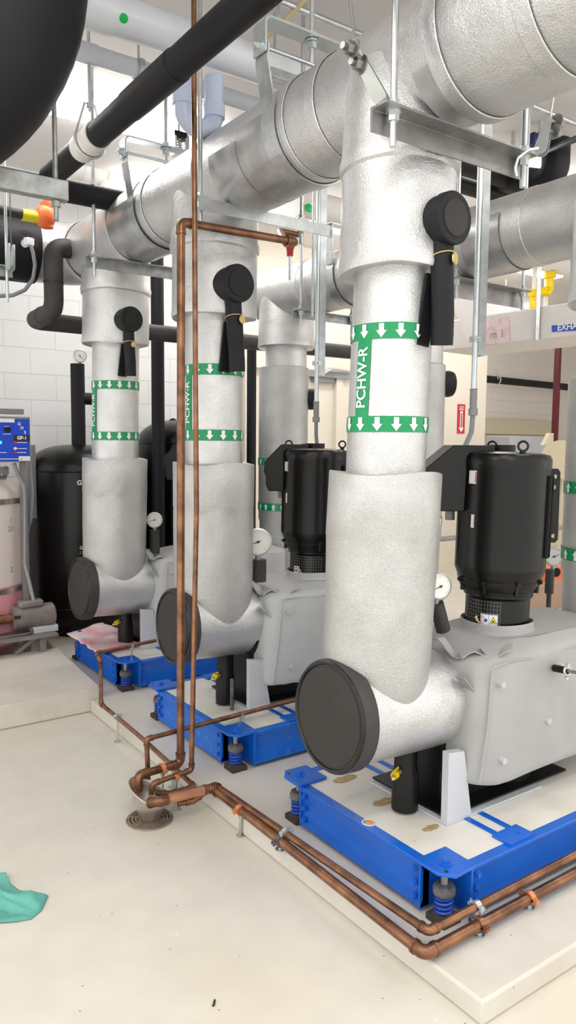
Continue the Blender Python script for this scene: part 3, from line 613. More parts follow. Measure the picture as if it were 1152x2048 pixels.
    # pedestal, volute and bracket plates
    m = MB(); m.box((jx0-.07, my-.17, .246), (jx0+.6, my+.2, .252)); m.cyl((mx, my, .25), (mx, my, .42), .14); m.box((jx0-.03, my-.1, .25), (jx0+.5, my+.12, .48)); vl = build(m, 'volute', M['black'], root)
    m = MB(); f = jx0-.05; m.lathe((f-.075, my-.03, .242), (0, 0, 1), [(0, .046), (.12, .046), (.15, .04), (.24, .04)], 28); build(m, 'casing_foot', M['black'], vl)
    m = MB(); q0 = V((jx0-.085, my-.19, .238)); m.box((q0.x-.004, q0.y-.004, .236), (q0.x+.5, q0.y+.38, .243)); build(m, 'sole_plate', M['grey_paint'], root)
    m = MB(); m.prism([q0, q0+V((.12, 0, 0)), q0+V((.075, 0, .235)), q0+V((-.0, 0, .245))], (0, .028, 0)); build(m, 'support_bracket', M['grey_paint'], root, label='light grey steel bracket')
    # small yellow handled drain valve under the tee
    m = MB(); q = V((jx0-.20, my-.05, .385)); m.tube([q, q+V((.08, .02, .0))], .009); m.tube([q+V((-.02, -.02, .0)), q], .006); build(m, 'drain_cock', M['brass'], root)
    m = MB(); m.cyl(q+V((-.002, -.004, -.0)), q+V((.012, .0, .0)), .013, n=14); m.tube([q+V((.0, 0, .012)), q+V((.03, .01, .016))], .004); build(m, 'valve_handle', M['yellow'], root, label='yellow handle')
# probe on the nearest jacket
t = thing('temperature_probe', 'black probe with a clamp poking from the grey jacket at the right edge', 'probe', at(1108, 1335, y=1.6))
a, b = at(1108, 1336, y=1.61), at(1185, 1352, y=1.45); m = MB(); m.cyl(a, a.lerp(b, .35), .013, n=18); build(m, 'sleeve', M['black'], t)
m = MB(); m.cyl(a.lerp(b, .3), b, .006, n=12); build(m, 'stem', M['steel'], t)
m = MB(); c = a.lerp(b, .36); m.torus(c, b-a, .016, .004, 20, 8); m.obox(c+V((0, 0, .018)), (.008, 0, 0), (0, .006, 0), (0, 0, .01)); m.hexbolt(c+V((0, 0, -.02)), (0, 0, -1), .006, .012); build(m, 'clamp', M['zinc'], t)

# gauges on black insulated stems
def gauge(px, py, wpx, y, lab, stem_to, face=None, grey=False, needle=200):
    c = at(px, py, y=y); r = wid(wpx, c)/2; ax = (face or (EYE-c)); ax = V((ax[0], ax[1], ax[2]*.3)).normalized(); u, v, _ = frame(ax)
    t = thing('pressure_gauge', lab, 'gauge', stem_to, 'pressure gauges')
    m = MB(); m.lathe(c-ax*.03, ax, [(0, r*.7), (.004, r*.97), (.026, r), (.034, r), (.036, r*.9), (.0335, r*.88)], 40, (True, False)); build(m, 'bezel', M['galv'], t)
    m = MB(); m.lathe(c, ax, [(0, r*.9), (.0025, r*.89)], 40); dl = build(m, 'dial', M['dial'], t)
    m = MB()
    # image-plane directions on the dial
    ex = (RT-ax*RT.dot(ax)).normalized(); ey = ax.cross(ex)*(1 if ax.cross(ex).z > 0 else -1)
    for k in range(21):
        a = math.radians(225-k*13.5); d = ex*math.cos(a)+ey*math.sin(a); p = ex*-math.sin(a)+ey*math.cos(a); l = .12 if k % 5 == 0 else .06
        m.poly([c+ax*.0032+d*r*q+p*r*s for q, s in ((.78, -.012), (.78-l, -.012), (.78-l, .012), (.78, .012))])
    build(m, 'tick_marks', M['ink'], dl)
    a = math.radians(needle); d = ex*math.cos(a)+ey*math.sin(a); p = ex*-math.sin(a)+ey*math.cos(a)
    m = MB(); m.poly([c+ax*.0045+d*r*q+p*r*s for q, s in ((-.2, -.04), (.75, -.01), (.75, .01), (-.2, .04))]); m.cyl(c+ax*.004, c+ax*.007, r*.09, n=14); build(m, 'needle', M['ink'], dl)
    m = MB(); q = c-ax*.02; m.cyl(q-V((0, 0, r*.8)), q-V((0, 0, r*1.45)), r*.22, n=14); build(m, 'stem', M['galv_dull'], t)
    return t, q-V((0, 0, r*1.3)), r
for (px, py, wpx, y, lab, z0, fc, nd) in ((880, 1173, 54, 1.86, 'pressure gauge half hidden behind the nearest silver riser', .80, (-.2, -1, .2), 200), (516, 1084, 56, 3.1, 'round white pressure gauge beside the middle silver riser', .80, None, 200), (309, 1040, 32, 4.36, 'white pressure gauge beside the farthest silver riser', .78, None, 195)):
    c = at(px, py, y=y); t, q, r = gauge(px, py, wpx, y, lab, (c.x, c.y+.02, z0), fc, needle=nd)
    m = MB(); m.tube([q, V((q.x, q.y, z0+.02)) if y > 2 else V((q.x+.04, q.y, z0+.03))], r*(.62 if y > 2 else .55), 16); build(m, 'insulated_stem', M['rubber_grey'], t, label='black foam on the stem')
c = at(1108, 1115, y=2.3)
t, q, r = gauge(1108, 1113, 40, 2.3, 'pressure gauge at the right edge, beside the nearest motor', (c.x, c.y, .75), (-.75, -.9, .2), needle=20)
m = MB(); m.cyl(q+V((-.02, 0, .0)), V((q.x-.02, q.y, .76)), .022, n=18); m.cyl((q.x-.02, q.y, .40), (q.x-.02, q.y, .78), .012, n=12); m.cyl(q+V((.03, -.0, -.02)), V((q.x+.035, q.y, .86)), .024, n=18); build(m, 'insulated_stem', M['rubber_grey'], t, label='black foam on the stem')
# ================================================================ hangers and trapezes
def rod(m, x, y, z0, z1=CEIL, r=.008): m.cyl((x, y, z0), (x, y, z1), r, n=12)
def nut(m, x, y, z, r=.014, h=.013): m.cyl((x, y, z), (x, y, z+h), r, n=6)
def clevis(x, y, z, R, ztop, lab, w=.045, name='clevis_hanger'):
    t = thing(name, lab, 'pipe hanger', (x, y, z), 'clevis hangers on the suction header')
    a0 = PI*.98; hw = R+.045; zb = z+R+.06
    pts = [V((x-hw+.012, y, zb))]; pts += [V((x+(R+.012)*math.cos(a), y, z+(R+.012)*math.sin(a))) for a in np.linspace(PI*.93, PI*2.07, 26)]; pts += [V((x+hw-.012, y, zb))]
    pts = fillet([pts[0], pts[0]+V((-.004, 0, -.05))]+pts[1:-1]+[pts[-1]+V((.004, 0, -.05)), pts[-1]], .05, 3)
    m = MB(); m.sweep(pts, [(-w/2, -.003), (w/2, -.003), (w/2, .003), (-w/2, .003)], (0, 1, 0)); build(m, 'strap', M['galv'], t)
    m = MB(); yk = fillet([(x-hw, y, zb-.03), (x-hw, y, ztop), (x+hw, y, ztop), (x+hw, y, zb-.03)], .025, 5); m.sweep(yk, [(-w/2, -.004), (w/2, -.004), (w/2, .004), (-w/2, .004)], (0, 1, 0)); build(m, 'yoke', M['zinc'], t)
    m = MB(); m.cyl((x-hw-.03, y, zb), (x+hw+.03, y, zb), .008, n=12); m.hexbolt((x-hw-.004, y, zb), (-1, 0, 0), .016, .02); m.hexbolt((x+hw+.004, y, zb), (1, 0, 0), .016, .02); build(m, 'cross_bolt', M['zinc'], t)
    m = MB(); rod(m, x, y, ztop-.09, CEIL, .0095); rd = build(m, 'threaded_rod', M['galv'], t)
    m = MB(); m.cyl((x, y, ztop-.012), (x, y, ztop-.006), .026, n=18); nut(m, x, y, ztop-.035, .019, .022); nut(m, x, y, ztop+.005, .018, .02); build(m, 'nut', M['zinc'], rd)
clevis(HX, at(520, 122, x=HX-.23).y, HZ, HR, at(605, 92, x=HX).z, 'large clevis hanger round the header, left of the nearest riser', .078)
clevis(HX, at(246, 318, x=HX-.23).y, HZ, HR, at(318, 305, x=HX).z, 'clevis hanger round the header near its far end', .062)
def cable_clip(m, p0, p1, side):
    p0, p1 = V(p0), V(p1); d = (p1-p0).normalized(); s = V(side).normalized(); n = d.cross(s).normalized()
    for k in (-1, 1):
        c = (p0+p1)/2+s*.014*k; L = (p1-p0).length/2; ring = []
        pl = [c-d*L+n*.02*math.cos(a)+d*.02*math.sin(a) for a in np.linspace(PI, 2*PI, 8)]+[c+d*(L-.01)+n*.012*math.cos(a)+d*.012*math.sin(a) for a in np.linspace(0, PI, 8)]
        m.prism(pl, s*.004*k)
def trapeze(xl, xr, y, zt, lab, leg=.062, rodx=(.03, .03), mt='steel', rod_out=.1, group='trapeze hangers under the headers', rr=.0095, s=1):
    t = thing('trapeze_hanger', lab, 'pipe hanger', ((xl+xr)/2, y, zt-leg), group); T = .006
    m = MB(); sec = [(0, 0), (-leg, 0), (-leg, -T), (-T, -T), (-T, -leg), (0, -leg)]   # angle: flat leg on top, toe down at the viewer's side
    m.loft([[V((x, y+s*(leg/2+u), zt+v)) for u, v in sec] for x in (xl, xr)]); build(m, 'angle_bar', M[mt], t, bevel=.001)
    for x in (xl+rodx[0], xr-rodx[1]):
        m = MB(); rod(m, x, y, zt-rod_out, CEIL, rr); rd = build(m, 'threaded_rod', M['galv'], t)
        m = MB(); m.cyl((x, y, zt-T-.005), (x, y, zt-T), .022, n=18); nut(m, x, y, zt-T-.027, .0165, .022); m.obox((x, y, zt+.004), (.026, 0, 0), (0, .022, 0), (0, 0, .004)); nut(m, x, y, zt+.008, .016, .016); build(m, 'nut', M['zinc'], rd)
    return t
zt = HZ-.222-.004
p = at(787, 222, z=HZ-.262)
YT = p.y
t = trapeze(p.x-.055, at(1047, 328, y=YT).x+.03, YT, HZ-.256, 'steel angle trapeze under the header, hung at the top of the nearest riser', .064, (.055, .03))
for k, (a_, b_, sd) in enumerate((((712, 100), (762, 198), -1), ((1100, 238), (1082, 300), 1))):
    pa, pb = at(*a_, y=YT-.01 if k == 0 else YT+.02), at(*b_, y=YT if k == 0 else YT+.02)
    m = MB(); cable_clip(m, pb, pa, V((0, 1, 0)).cross(pa-pb) if 0 else V((-.9, -.45, 0))); cc = build(m, 'cable_bracket', M['zinc'], t)
    m = MB(); d = (pa-pb).normalized()
    for f in (.62, .93): c = pb.lerp(pa, f); m.cyl(c+V((-.06, -.01, 0)) if k == 0 else c+V((.06, -.01, 0)), c, .009, n=12); m.hexbolt(c+(V((-.022, -.01, 0)) if k == 0 else V((.022, -.01, 0))), (-1, 0, 0) if k == 0 else (1, 0, 0), .017, .026)
    build(m, 'bracket_bolt', M['steel'], cc)
    m = MB(); top = at(693, -60, y=YT-.02) if k == 0 else at(1128, 60, y=YT+.02); m.cyl(pa, pa+(top-pa)*1.35, .0042 if k == 0 else .003, n=8); build(m, 'bracing_cable', M['cable'] if k == 0 else M['white'], t)
    if k: m = MB(); m.tube([at(*p_, y=YT-.03) for p_ in ((1076, 296), (1056, 300), (1036, 316), (1030, 336), (1034, 352))], .004, 8, .02); build(m, 'cable_tail', M['white'], t)
p = at(398, 420, z=HZ-HR-.03); y2 = p.y; x2 = at(652, 460, y=y2).x
trapeze(p.x-.015, x2, y2, at(520, 424, y=y2).z, 'pale galvanised angle trapeze under the header, crossing above the middle riser', .052, (.02, .14), 'galv', s=-1)
p = at(183, 520, z=HZ-HR-.03); y3 = p.y
trapeze(p.x-.03, p.x+.62, y3, at(183, 512, y=y3).z, 'galvanised angle trapeze under the header at the farthest riser', .055, (.045, .05), 'galv_dull')
p = at(602, 600, x=DX-.2); 
trapeze(p.x-.05, DX+.26, p.y, DZ-DR-.008, 'angle trapeze under the second header, left of the nearest riser', .05, (.05, .04), 'galv_dull')
p = at(915, 575, x=DX-.1)
trapeze(p.x-.05, at(1052, 590, y=p.y).x+.0, p.y, DZ-DR-.006, 'dark angle trapeze under the second header, right of the nearest riser', .085, (.04, .03), 'steel')
# big strap hanger on the second header, right of the galvanised strut
t = thing('strap_hanger', 'wide galvanised strap hanger round the second header, left of the nearest riser', 'pipe hanger', (DX, 3.0, DZ-DR))
ys = at(657, 560, x=DX-.19).y
m = MB(); m.sweep([V((DX+(DR+.01)*math.cos(a), ys, DZ+(DR+.01)*math.sin(a))) for a in np.linspace(PI*.86, PI*2.1, 24)]+[], [(-.035, -.002), (.035, -.002), (.035, .002), (-.035, .002)], (0, 1, 0)); m.box((DX-DR-.014, ys-.035, DZ+.05), (DX-DR-.009, ys+.035, DZ+.29)); build(m, 'strap', M['galv'], t)
m = MB(); m.box((DX-DR-.03, ys-.035, DZ+.28), (DX+DR+.03, ys+.035, DZ+.287)); m.hexbolt((DX-DR-.03, ys, DZ+.24), (-1, 0, 0), .016, .03); build(m, 'yoke', M['zinc'], t)
m = MB(); rod(m, DX, ys, DZ+.25); build(m, 'threaded_rod', M['galv'], t)

# slotted struts with conduit dropping to the motors
def strut(x, y, z0, z1, dirx, lab, pipe_off, motor_pt, flexr=.011, slots=True):
    t = thing('slotted_strut', lab, 'strut', (x, y, z0)); dx = V(dirx).normalized(); dy = V((-dx.y, dx.x, 0)); w, T, l = .0205, .0026, .007
    sec = [(-w, -w), (w, -w), (w, w), (w-l*1.4, w), (w-l*1.4, w-T*2), (w-T, w-T*2), (w-T, -w+T), (-w+T, -w+T), (-w+T, w-T*2), (-w+l*1.4, w-T*2), (-w+l*1.4, w), (-w, w)]
    m = MB(); m.loft([[V((x, y, z))+dx*u+dy*v for u, v in sec] for z in (z0, z1)]); s = build(m, 'channel', M['galv'], t)
    if slots:
        cut = MB(); z = z0+.03
        while z < z1-.02:
            c = V((x, y, z)); cut.obox(c+dx*w, dx*.008, dy*.0065, (0, 0, .014)); z += .05
        boolean(s, cut)
    c = V((x, y, 0))+V(pipe_off)
    m = MB(); m.cyl((c.x, c.y, z0-.16), (c.x, c.y, z1), .0125, n=16); cp = build(m, 'conduit', M['zinc'], t)
    m = MB(); m.cyl((c.x, c.y, z0-.24), (c.x, c.y, z0-.15), .016, n=16); m.torus((c.x, c.y, z0-.15), (0, 0, 1), .0155, .003); m.cyl((c.x, c.y, z0-.265), (c.x, c.y, z0-.235), .021, n=18); build(m, 'coupling', M['grey_metal'], cp)
    m = MB(); mp = V(motor_pt); pts = [V((c.x, c.y, z0-.25)), V((c.x, c.y, z0-.34)).lerp(V((mp.x, mp.y, z0-.34)), .15), mp]; m.tube(pts, flexr, 14)
    build(m, 'flexible_conduit', M['conduit_grey'], t, label='grey corrugated conduit')
    m = MB(); zc = z0+.07; m.obox((c.x, c.y, zc), dx*.02, dy*.017, (0, 0, .012)); m.obox(V((x, y, zc))*.5+V((c.x, c.y, zc))*.5, dx*.026, dy*.006, (0, 0, .012)); m.hexbolt((c.x, c.y, zc), -dy, .006, .03); build(m, 'conduit_clamp', M['zinc'], t)
ys = 2.32; b0 = at(957, 712, y=ys); dX = V((_r.x, _r.y, 0))
strut(b0.x, ys, b0.z, CEIL, (1, -.15, 0), 'slotted galvanised strut with conduit, right of the nearest riser', (-.034, -.008, 0), (at(937, 893, y=ys-.02).x, ys+.0, at(937, 893, y=ys).z))
ys = 3.5; b0 = at(640, 752, y=ys)
strut(b0.x, ys, b0.z, CEIL, (1, -.1, 0), 'slotted galvanised strut with conduit, above the middle motor', (-.032, -.01, 0), (at(634, 884, y=ys).x, ys, at(634, 888, y=ys).z))
m = MB(); x_, y_ = at(630, 500, y=3.46).x-.012, 3.46; rod(m, x_, y_, at(630, 560, y=3.46).z-.2); tag(build(m, 'support_rod', M['galv']), 'thin galvanised rod alongside the strut above the middle motor', 'rod')

# ================================================================ copper drain lines and funnel
def socket(m, p, d, r): d = V(d).normalized(); m.cyl(V(p)-d*r*1.1, V(p)+d*r*1.1, r*1.22, n=18); m.torus(V(p)+d*r*1.1, d, r*1.12, r*.14, 18, 6)
def copper(name, lab, pts, r, bend, joints=(), clamps=(), mt='copper', fresh=None):
    pts = [V(p) for p in pts]
    lo = min(pts, key=lambda p: p.z); t = thing(name, lab, 'pipe', lo-V((0, 0, r)), None)
    m = MB(); m.tube(pts, r, 18, bend); build(m, 'tube', M[mt], t)
    for i in range(1, len(pts)-1):
        d1 = (pts[i-1]-pts[i]).normalized(); d2 = (pts[i+1]-pts[i]).normalized()
        if d1.angle(d2) > 2.9: continue
        m = MB(); L = bend+r*.8; m.tube([pts[i]+d1*L, pts[i], pts[i]+d2*L], r*1.17, 18, bend)
        for d in (d1, d2): m.cyl(pts[i]+d*L, pts[i]+d*(L-r*.6), r*1.3, n=18)
        build(m, 'elbow', M[mt], t)
    for p, d in joints: m = MB(); m.cyl(V(p)-V(d).normalized()*r*1.4, V(p)+V(d).normalized()*r*1.4, r*1.18, n=18); build(m, 'coupling', M[mt], t)
    return t
def clamp(t, p, d, r, foot=None, mt='zinc', rodr=.005):
    d = V(d).normalized(); p = V(p); h = V((0, 0, 1)).cross(d).normalized()
    m = MB(); m.cyl(p-d*.009, p+d*.009, r*1.28, n=20); 
    for s in (-1, 1): m.obox(p+h*s*(r*1.5), d*.009, h*r*.55, (0, 0, .005)); m.cyl(p+h*s*r*1.65-V((0, 0, .011)), p+h*s*r*1.65+V((0, 0, .012)), .004, n=8)
    c = build(m, 'clamp', M[mt], t, label='copper coated clamp' if mt == 'copper_strap' else None)
    if foot is not None:
        m = MB(); m.cyl((p.x, p.y, foot), p-V((0, 0, r)), rodr, n=10); m.cyl((p.x, p.y, foot), (p.x, p.y, foot+.004), .018, n=16); m.cyl(p-V((0, 0, r*1.9)), p-V((0, 0, r)), .009, n=10); build(m, 'clamp_stud', M['galv'], c)
FU = V((1.232, 2.685, 0))
yF, yS = 1.375, 1.405
rb, rs = .0165, .0125
pb = at(850, 1908, z=.10); ps = at(857, 1863, z=.145)
bz, sz = .10, .145
bx, by = pb.x, pb.y; sx, sy = ps.x, ps.y
e = at(425, 1575, z=.105); fe = at(318, 1604, z=.115)
fr = at(1200, 1726, y=by); 
t = copper('copper_drain_pipe', 'thick copper drain pipe along the pad edge, turning at the near corner', [(fr.x+1.4, by, bz+.01), (bx, by, bz), (e.x, e.y, .103), (fe.x, e.y, .112), (fe.x-.015, e.y+.03, .10)], rb, .03)
for px, py in ((1058, 1804),): p = at(px, py, y=by); clamp(t, (p.x, by, bz+.003), (1, 0, 0), rb, CURB, 'copper_strap')
p = at(958, 1858, y=by); clamp(t, (p.x, by, bz+.002), (1, 0, 0), rb, CURB, 'copper'); pcl = p.x
for px, py in ((478, 1622), (558, 1684)):
    p = at(px, py, z=bz); f_ = (p.y-by)/(e.y-by); clamp(t, (bx+(e.x-bx)*f_, p.y, bz+.003*f_), (e.x-bx, e.y-by, 0), rb, .0 if px < 500 else CURB, 'copper_strap' if px < 500 else 'dusty')
m = MB(); q0, q1 = V((e.x-.03, e.y, .104)), V((fe.x+.04, e.y, .111)); m.cyl(q0, q1, rb*1.22, n=20); build(m, 'sleeve_tube', M['copper_fresh'], t, label='bright new copper length')
es = at(443, 1571, z=.13); fs = at(1200, 1690, y=sy)
t = copper('copper_drain_pipe', 'thin copper drain pipe above the thick one, round the near base corner', [(fs.x+1.4, sy, sz+.02), (sx, sy, sz), (es.x, e.y+.004, .112), (es.x-.10, e.y-.0, .074), (FU.x+.085, e.y+.012, .074)], rs, .022)
for px, py in ((970, 1808),): clamp(t, (pcl+.005, sy, sz+.004), (1, 0, 0), rs, bz+.012, 'zinc')
p = at(568, 1662, z=sz-.005); f_ = (p.y-sy)/(es.y-sy); clamp(t, (sx+(es.x-sx)*f_, p.y, sz-.02*f_), (es.x-sx, es.y-sy, 0), rs, CURB, 'zinc')
# riser pair
pr_ = [at(361, 1527, y=2.79), at(362, 444, y=2.79)]; yR = 2.79
rt = at(590, 484, y=yR)
t = copper('copper_riser_pipe', 'thick copper pipe standing in front of the middle riser, bent level near the header', [at(276, 1583, y=yR-.04), (at(276, 1548, y=yR-.03).x, yR-.03, pr_[0].z+.012), (pr_[0].x, yR, pr_[0].z), (pr_[1].x, yR, pr_[1].z), (rt.x, yR, rt.z), (rt.x+.05, yR+.14, rt.z+.03)], .0165, .034)
p = at(325, 1540, y=yR-.015); clamp(t, (p.x, yR-.015, pr_[0].z+.006), (1, 0, 0), .0165, 0, 'copper_strap')
yT2 = 2.70; pt_ = at(383, 1540, y=yT2)
t = copper('copper_riser_pipe', 'thin copper pipe rising past the trapeze to the ceiling, next to the thick one', [at(303, 1588, y=yT2), at(306, 1567, y=yT2), (pt_.x, yT2, pt_.z), at(393, 1020, y=yT2), at(391, 760, y=yT2), at(388, 200, y=yT2), (at(388, 0, y=yT2).x, yT2, CEIL)], .0105, .02)
p = at(352, 1553, y=yT2); clamp(t, (p.x, yT2, p.z), (1, 0, 0), .0105, 0, 'copper_strap')
# thin line across the middle base
yC = 2.845; c0 = at(293, 1478, y=yC-.02)
t = copper('copper_drain_pipe', 'thin copper drain pipe crossing the middle blue base to the funnel', [at(297, 1575, y=yC-.02), (c0.x, yC-.02, c0.z), at(582, 1402, y=yC), at(660, 1384, y=yC)], .0105, .018)
p = at(481, 1431, y=yC); clamp(t, p, (1, 0, 0), .0105, .232, 'zinc')
# thin line from the farthest base along the pad edge
q = [at(312, 1281, y=4.10), at(192, 1306, y=4.07)]
t = copper('copper_drain_pipe', 'thin copper drain pipe from the farthest base down along the pad edge', [q[0], q[1], at(201, 1322, y=4.02)-V((0, 0, 0)), at(202, 1408, x=1.44), at(288, 1480, x=1.435), at(389, 1573, x=1.43), at(340, 1587, y=2.68), (FU.x+.03, 2.69, .1)], .0105, .018)
p = at(263, 1292, y=4.09); clamp(t, p, (1, 0, .0), .0105, .236, 'zinc')
for px, py in ((235, 1433), (345, 1530)): p = at(px, py, x=1.437); clamp(t, p, (0, 1, -.03), .0105, 0, 'zinc')
# funnel and grate
t = thing('drain_funnel', 'brushed steel scoop funnel standing in the floor drain', 'funnel', (FU.x, FU.y, .0))
m = MB(); rings = []
for k in range(13):
    u = k/12; z = .004+.15*u; r = .043+.052*u**1.1
    rg = []
    for j in range(48):
        a = 2*PI*j/48; tall = (1+math.cos(a-2.35))/2     # the back stands higher than the front lip
        zz = .004+(.062+.095*tall)*u; rr_ = .040+(.030+.012*tall)*u
        rg.append(V((FU.x+rr_*math.cos(a), FU.y+rr_*math.sin(a), zz)))
    rings.append(rg)
m.loft(rings, (False, False)); fo = build(m, 'scoop', M['stainless'], t); sd = fo.modifiers.new('wall', 'SOLIDIFY'); sd.thickness = .002
t = thing('floor_drain', 'round slotted drain grate in the floor under the funnel', 'drain', (FU.x, FU.y, 0))
m = MB(); m.cyl((FU.x, FU.y, .0005), (FU.x, FU.y, .0015), .086, n=48); build(m, 'drain_pit', M['ink'], t)
m = MB()
for r in (.087, .073, .059, .046): m.lathe((FU.x, FU.y, .001), (0, 0, 1), [(0, r), (.006, r), (.006, r-.008), (0, r-.008)], 48, (False, False))
for k in range(6): a = k*PI/3+.3; d = V((math.cos(a), math.sin(a), 0)); m.obox(FU+d*.063+V((0, 0, .003)), d*.024, V((-d.y, d.x, 0))*.006, (0, 0, .003))
build(m, 'grate', M['tarnish'], t)
m = MB(); m.torus((FU.x, FU.y, .002), (0, 0, 1), .090, .004, 48, 6); build(m, 'rim', M['tarnish'], t)
# grey stub on the middle base
p = at(464, 1420, z=.235); m = MB(); m.tube([p, at(464, 1358, y=p.y)], .0095, 16); tag(build(m, 'stub_pipe', M['dusty']), 'short grey stub pipe standing on the middle blue base', 'pipe')
# rag, sheet, debris
t = MB(); g = []
out = [(-60, 1752), (12, 1750), (22, 1770), (38, 1782), (97, 1794), (84, 1822), (62, 1840), (30, 1846), (-60, 1852)]
W_ = [at(x, y, z=0) for x, y in out]; cen = at(0, 1808, z=0); rows = []
for s in range(14):
    u = s/13; rg = []
    for j in range(len(W_)*5):
        a, f = divmod(j, 5); p = W_[a].lerp(W_[(a+1) % len(W_)], f/5); q = cen.lerp(p, .03+.97*u)
        h = .004+.06*max(0, mnoise.noise(V((q.x*11, q.y*11, 2)))+.15)*(1-u)**.5+.006*math.sin(q.x*95+q.y*55+6*mnoise.noise(q*12))*(1-u*.7)+.012*abs(mnoise.noise(V((q.x*30, q.y*22, 7))))*(1-u*.6)
        rg.append(V((q.x, q.y, .0035+max(0, h)*(1 if u < .97 else .15))))
    rows.append(rg)
t.loft(rows, (True, False)); o = tag(build(t, 'cleaning_rag', M['teal']), 'crumpled teal cloth lying on the floor at the left edge', 'rag'); sd = o.modifiers.new('cloth', 'SOLIDIFY'); sd.thickness = .003
m = MB(); rows = []
a_, b_, c_, d_ = at(133, 1268, z=.25), at(205, 1247, z=.25), at(318, 1282, z=.25), at(196, 1309, z=.25)
for i in range(19):
    r = []
    for j in range(19):
        u, v = i/18, j/18; p = (a_*(1-u)+b_*u)*(1-v)+(d_*(1-u)+c_*u)*v
        n = mnoise.noise(V((p.x*6, p.y*6, 1)))
        e_ = .02*mnoise.noise(V((u*9, v*9, 5)))
        r.append(V((p.x+e_, p.y+e_, .252+.018*max(0, n)+.012*max(0, math.sin(u*9+v*4))*max(0, v-.2))))
    rows.append(r)
m.loft(rows, (False, False), closed=False); o = tag(build(m, 'plastic_sheet', M['pink_sheet']), 'pink stained sheet lying over the farthest blue base', 'sheet'); sd = o.modifiers.new('th', 'SOLIDIFY'); sd.thickness = .002
p = at(428, 2007, z=.004); m = MB(); m.tube([p+V((-.006, -.006, 0)), p, p+V((.008, .01, 0))], .003, 8); tag(build(m, 'debris_scrap', M['ink']), 'small dark scrap lying on the floor near the bottom edge', 'scrap')
# ================================================================ left side of the room
def ray(px, py, Z): return EYE+(RT*((px-576)/F_PX)-UP*((py-1024)/F_PX)+FW)*Z
# big black elbow close to the camera
p = ray(0, -60, 2.2); Rr = .25
t = thing('insulated_elbow', 'huge black insulated pipe elbow filling the upper left corner', 'pipe', (p.x, p.y, p.z-.6))
m = MB(); dl = -_r; zt_ = ray(0, 0, 2.2).z+.11
m.tube([(p.x, p.y, CEIL), (p.x, p.y, zt_-.42), V((p.x, p.y, zt_-.42))+dl*1.6], Rr, 48, .42, 16); build(m, 'rubber_jacket', M['rubber'], t)
m = MB(); q = V((p.x, p.y, zt_-.42))+dl*.42; m.cyl(q+V((0, 0, 0)), q+dl*.012, Rr+.003, n=48); build(m, 'glued_seam', M['rubber_edge'], t)
# strut bar below it with its rods
b0 = ray(111, 375, 2.55); yb = b0.y; e1 = at(134, 385, y=yb)
t = thing('trapeze_hanger', 'mottled galvanised bar across the left edge, under the huge black elbow', 'pipe hanger', (b0.x, yb, b0.z), 'trapeze hangers under the headers')
m = MB(); m.box((b0.x-1.2, yb-.02, e1.z-.033), (e1.x, yb+.02, e1.z+.033)); build(m, 'channel_bar', M['galv_dull'], t, bevel=.003)
m = MB(); rod(m, b0.x, yb-.0, at(112, 441, y=yb).z, CEIL, .0085); rd = build(m, 'threaded_rod', M['galv_dull'], t)
m = MB(); nut(m, b0.x, yb, e1.z-.055, .016, .018); build(m, 'nut', M['galv_dull'], rd)
# header end: black sleeve, sensor boss and conduit loop
yh = Yend+.03
c1, c0 = at(66, 505, y=yh), at(-60, 505, y=yh)
t = thing('flow_sensor', 'sensor fitting with grey conduit loop on a black sleeve at the left edge', 'sensor', (c1.x, yh-HR, HZ-HR))
m = MB(); m.lathe((c0.x-.6, Yend+.15*(HX-c0.x+.6)/(HX+2.3), HZ), (1, -.0368, 0), [(0, HR+.004), (.004, HR+.012), (c1.x-c0.x+.6, HR+.012), (c1.x-c0.x+.604, HR+.002)], 48); build(m, 'rubber_sleeve', M['rubber'], t, label='black foam sleeve')
f = at(50, 487, y=yh-HR-.02); ax = (EYE-f).normalized()
m = MB(); m.lathe(f-ax*.06, ax, [(0, .075), (.05, .075), (.055, .06), (.05, .045)], 32, (True, False)); build(m, 'rubber_ring', M['rubber_grey'], t)
m = MB(); m.lathe(f-ax*.03, ax, [(0, .035), (.03, .035), (.032, .026), (.07, .022)], 24); build(m, 'fitting', M['galv'], t)
m = MB(); g = at(58, 484, y=yh-HR-.07); m.obox(g, (.022, .008, 0), (-.006, .02, 0), (0, 0, .022)); build(m, 'connector', M['white'], t, bevel=.004, label='white square connector')
m = MB(); m.tube([at(a, b, y=yh-HR-.08) for a, b in ((62, 492), (66, 505), (70, 530), (66, 558), (50, 580), (25, 591), (0, 592), (-40, 590))], .011, 12, .05); build(m, 'conduit_loop', M['conduit_grey'], t)
x_, y_ = at(12, 480, y=4.35).x, 4.35
t = thing('trapeze_hanger', 'thin pale rod and small bracket at the left edge, before the black sleeve', 'pipe hanger', (x_, y_, at(17, 604, y=y_).z), 'trapeze hangers under the headers')
m = MB(); rod(m, x_, y_, at(17, 604, y=y_).z, CEIL, .0085); build(m, 'threaded_rod', M['zinc'], t)
m = MB(); z_ = at(20, 535, y=y_).z; m.box((x_-.5, y_-.02, z_), (x_+.035, y_+.02, z_+.006)); m.box((x_-.5, y_+.014, z_-.05), (x_+.035, y_+.02, z_)); build(m, 'angle_bar', M['galv_dull'], t)
m = MB(); cable_clip(m, at(20, 535, y=y_-.03), at(22, 488, y=y_-.03), (-.9, -.45, 0)); cb = build(m, 'cable_bracket', M['zinc'], t)
m = MB(); m.cyl(at(22, 488, y=y_-.03), at(19, 350, y=y_-.03), .003, n=6); build(m, 'bracing_cable', M['cable'], t)
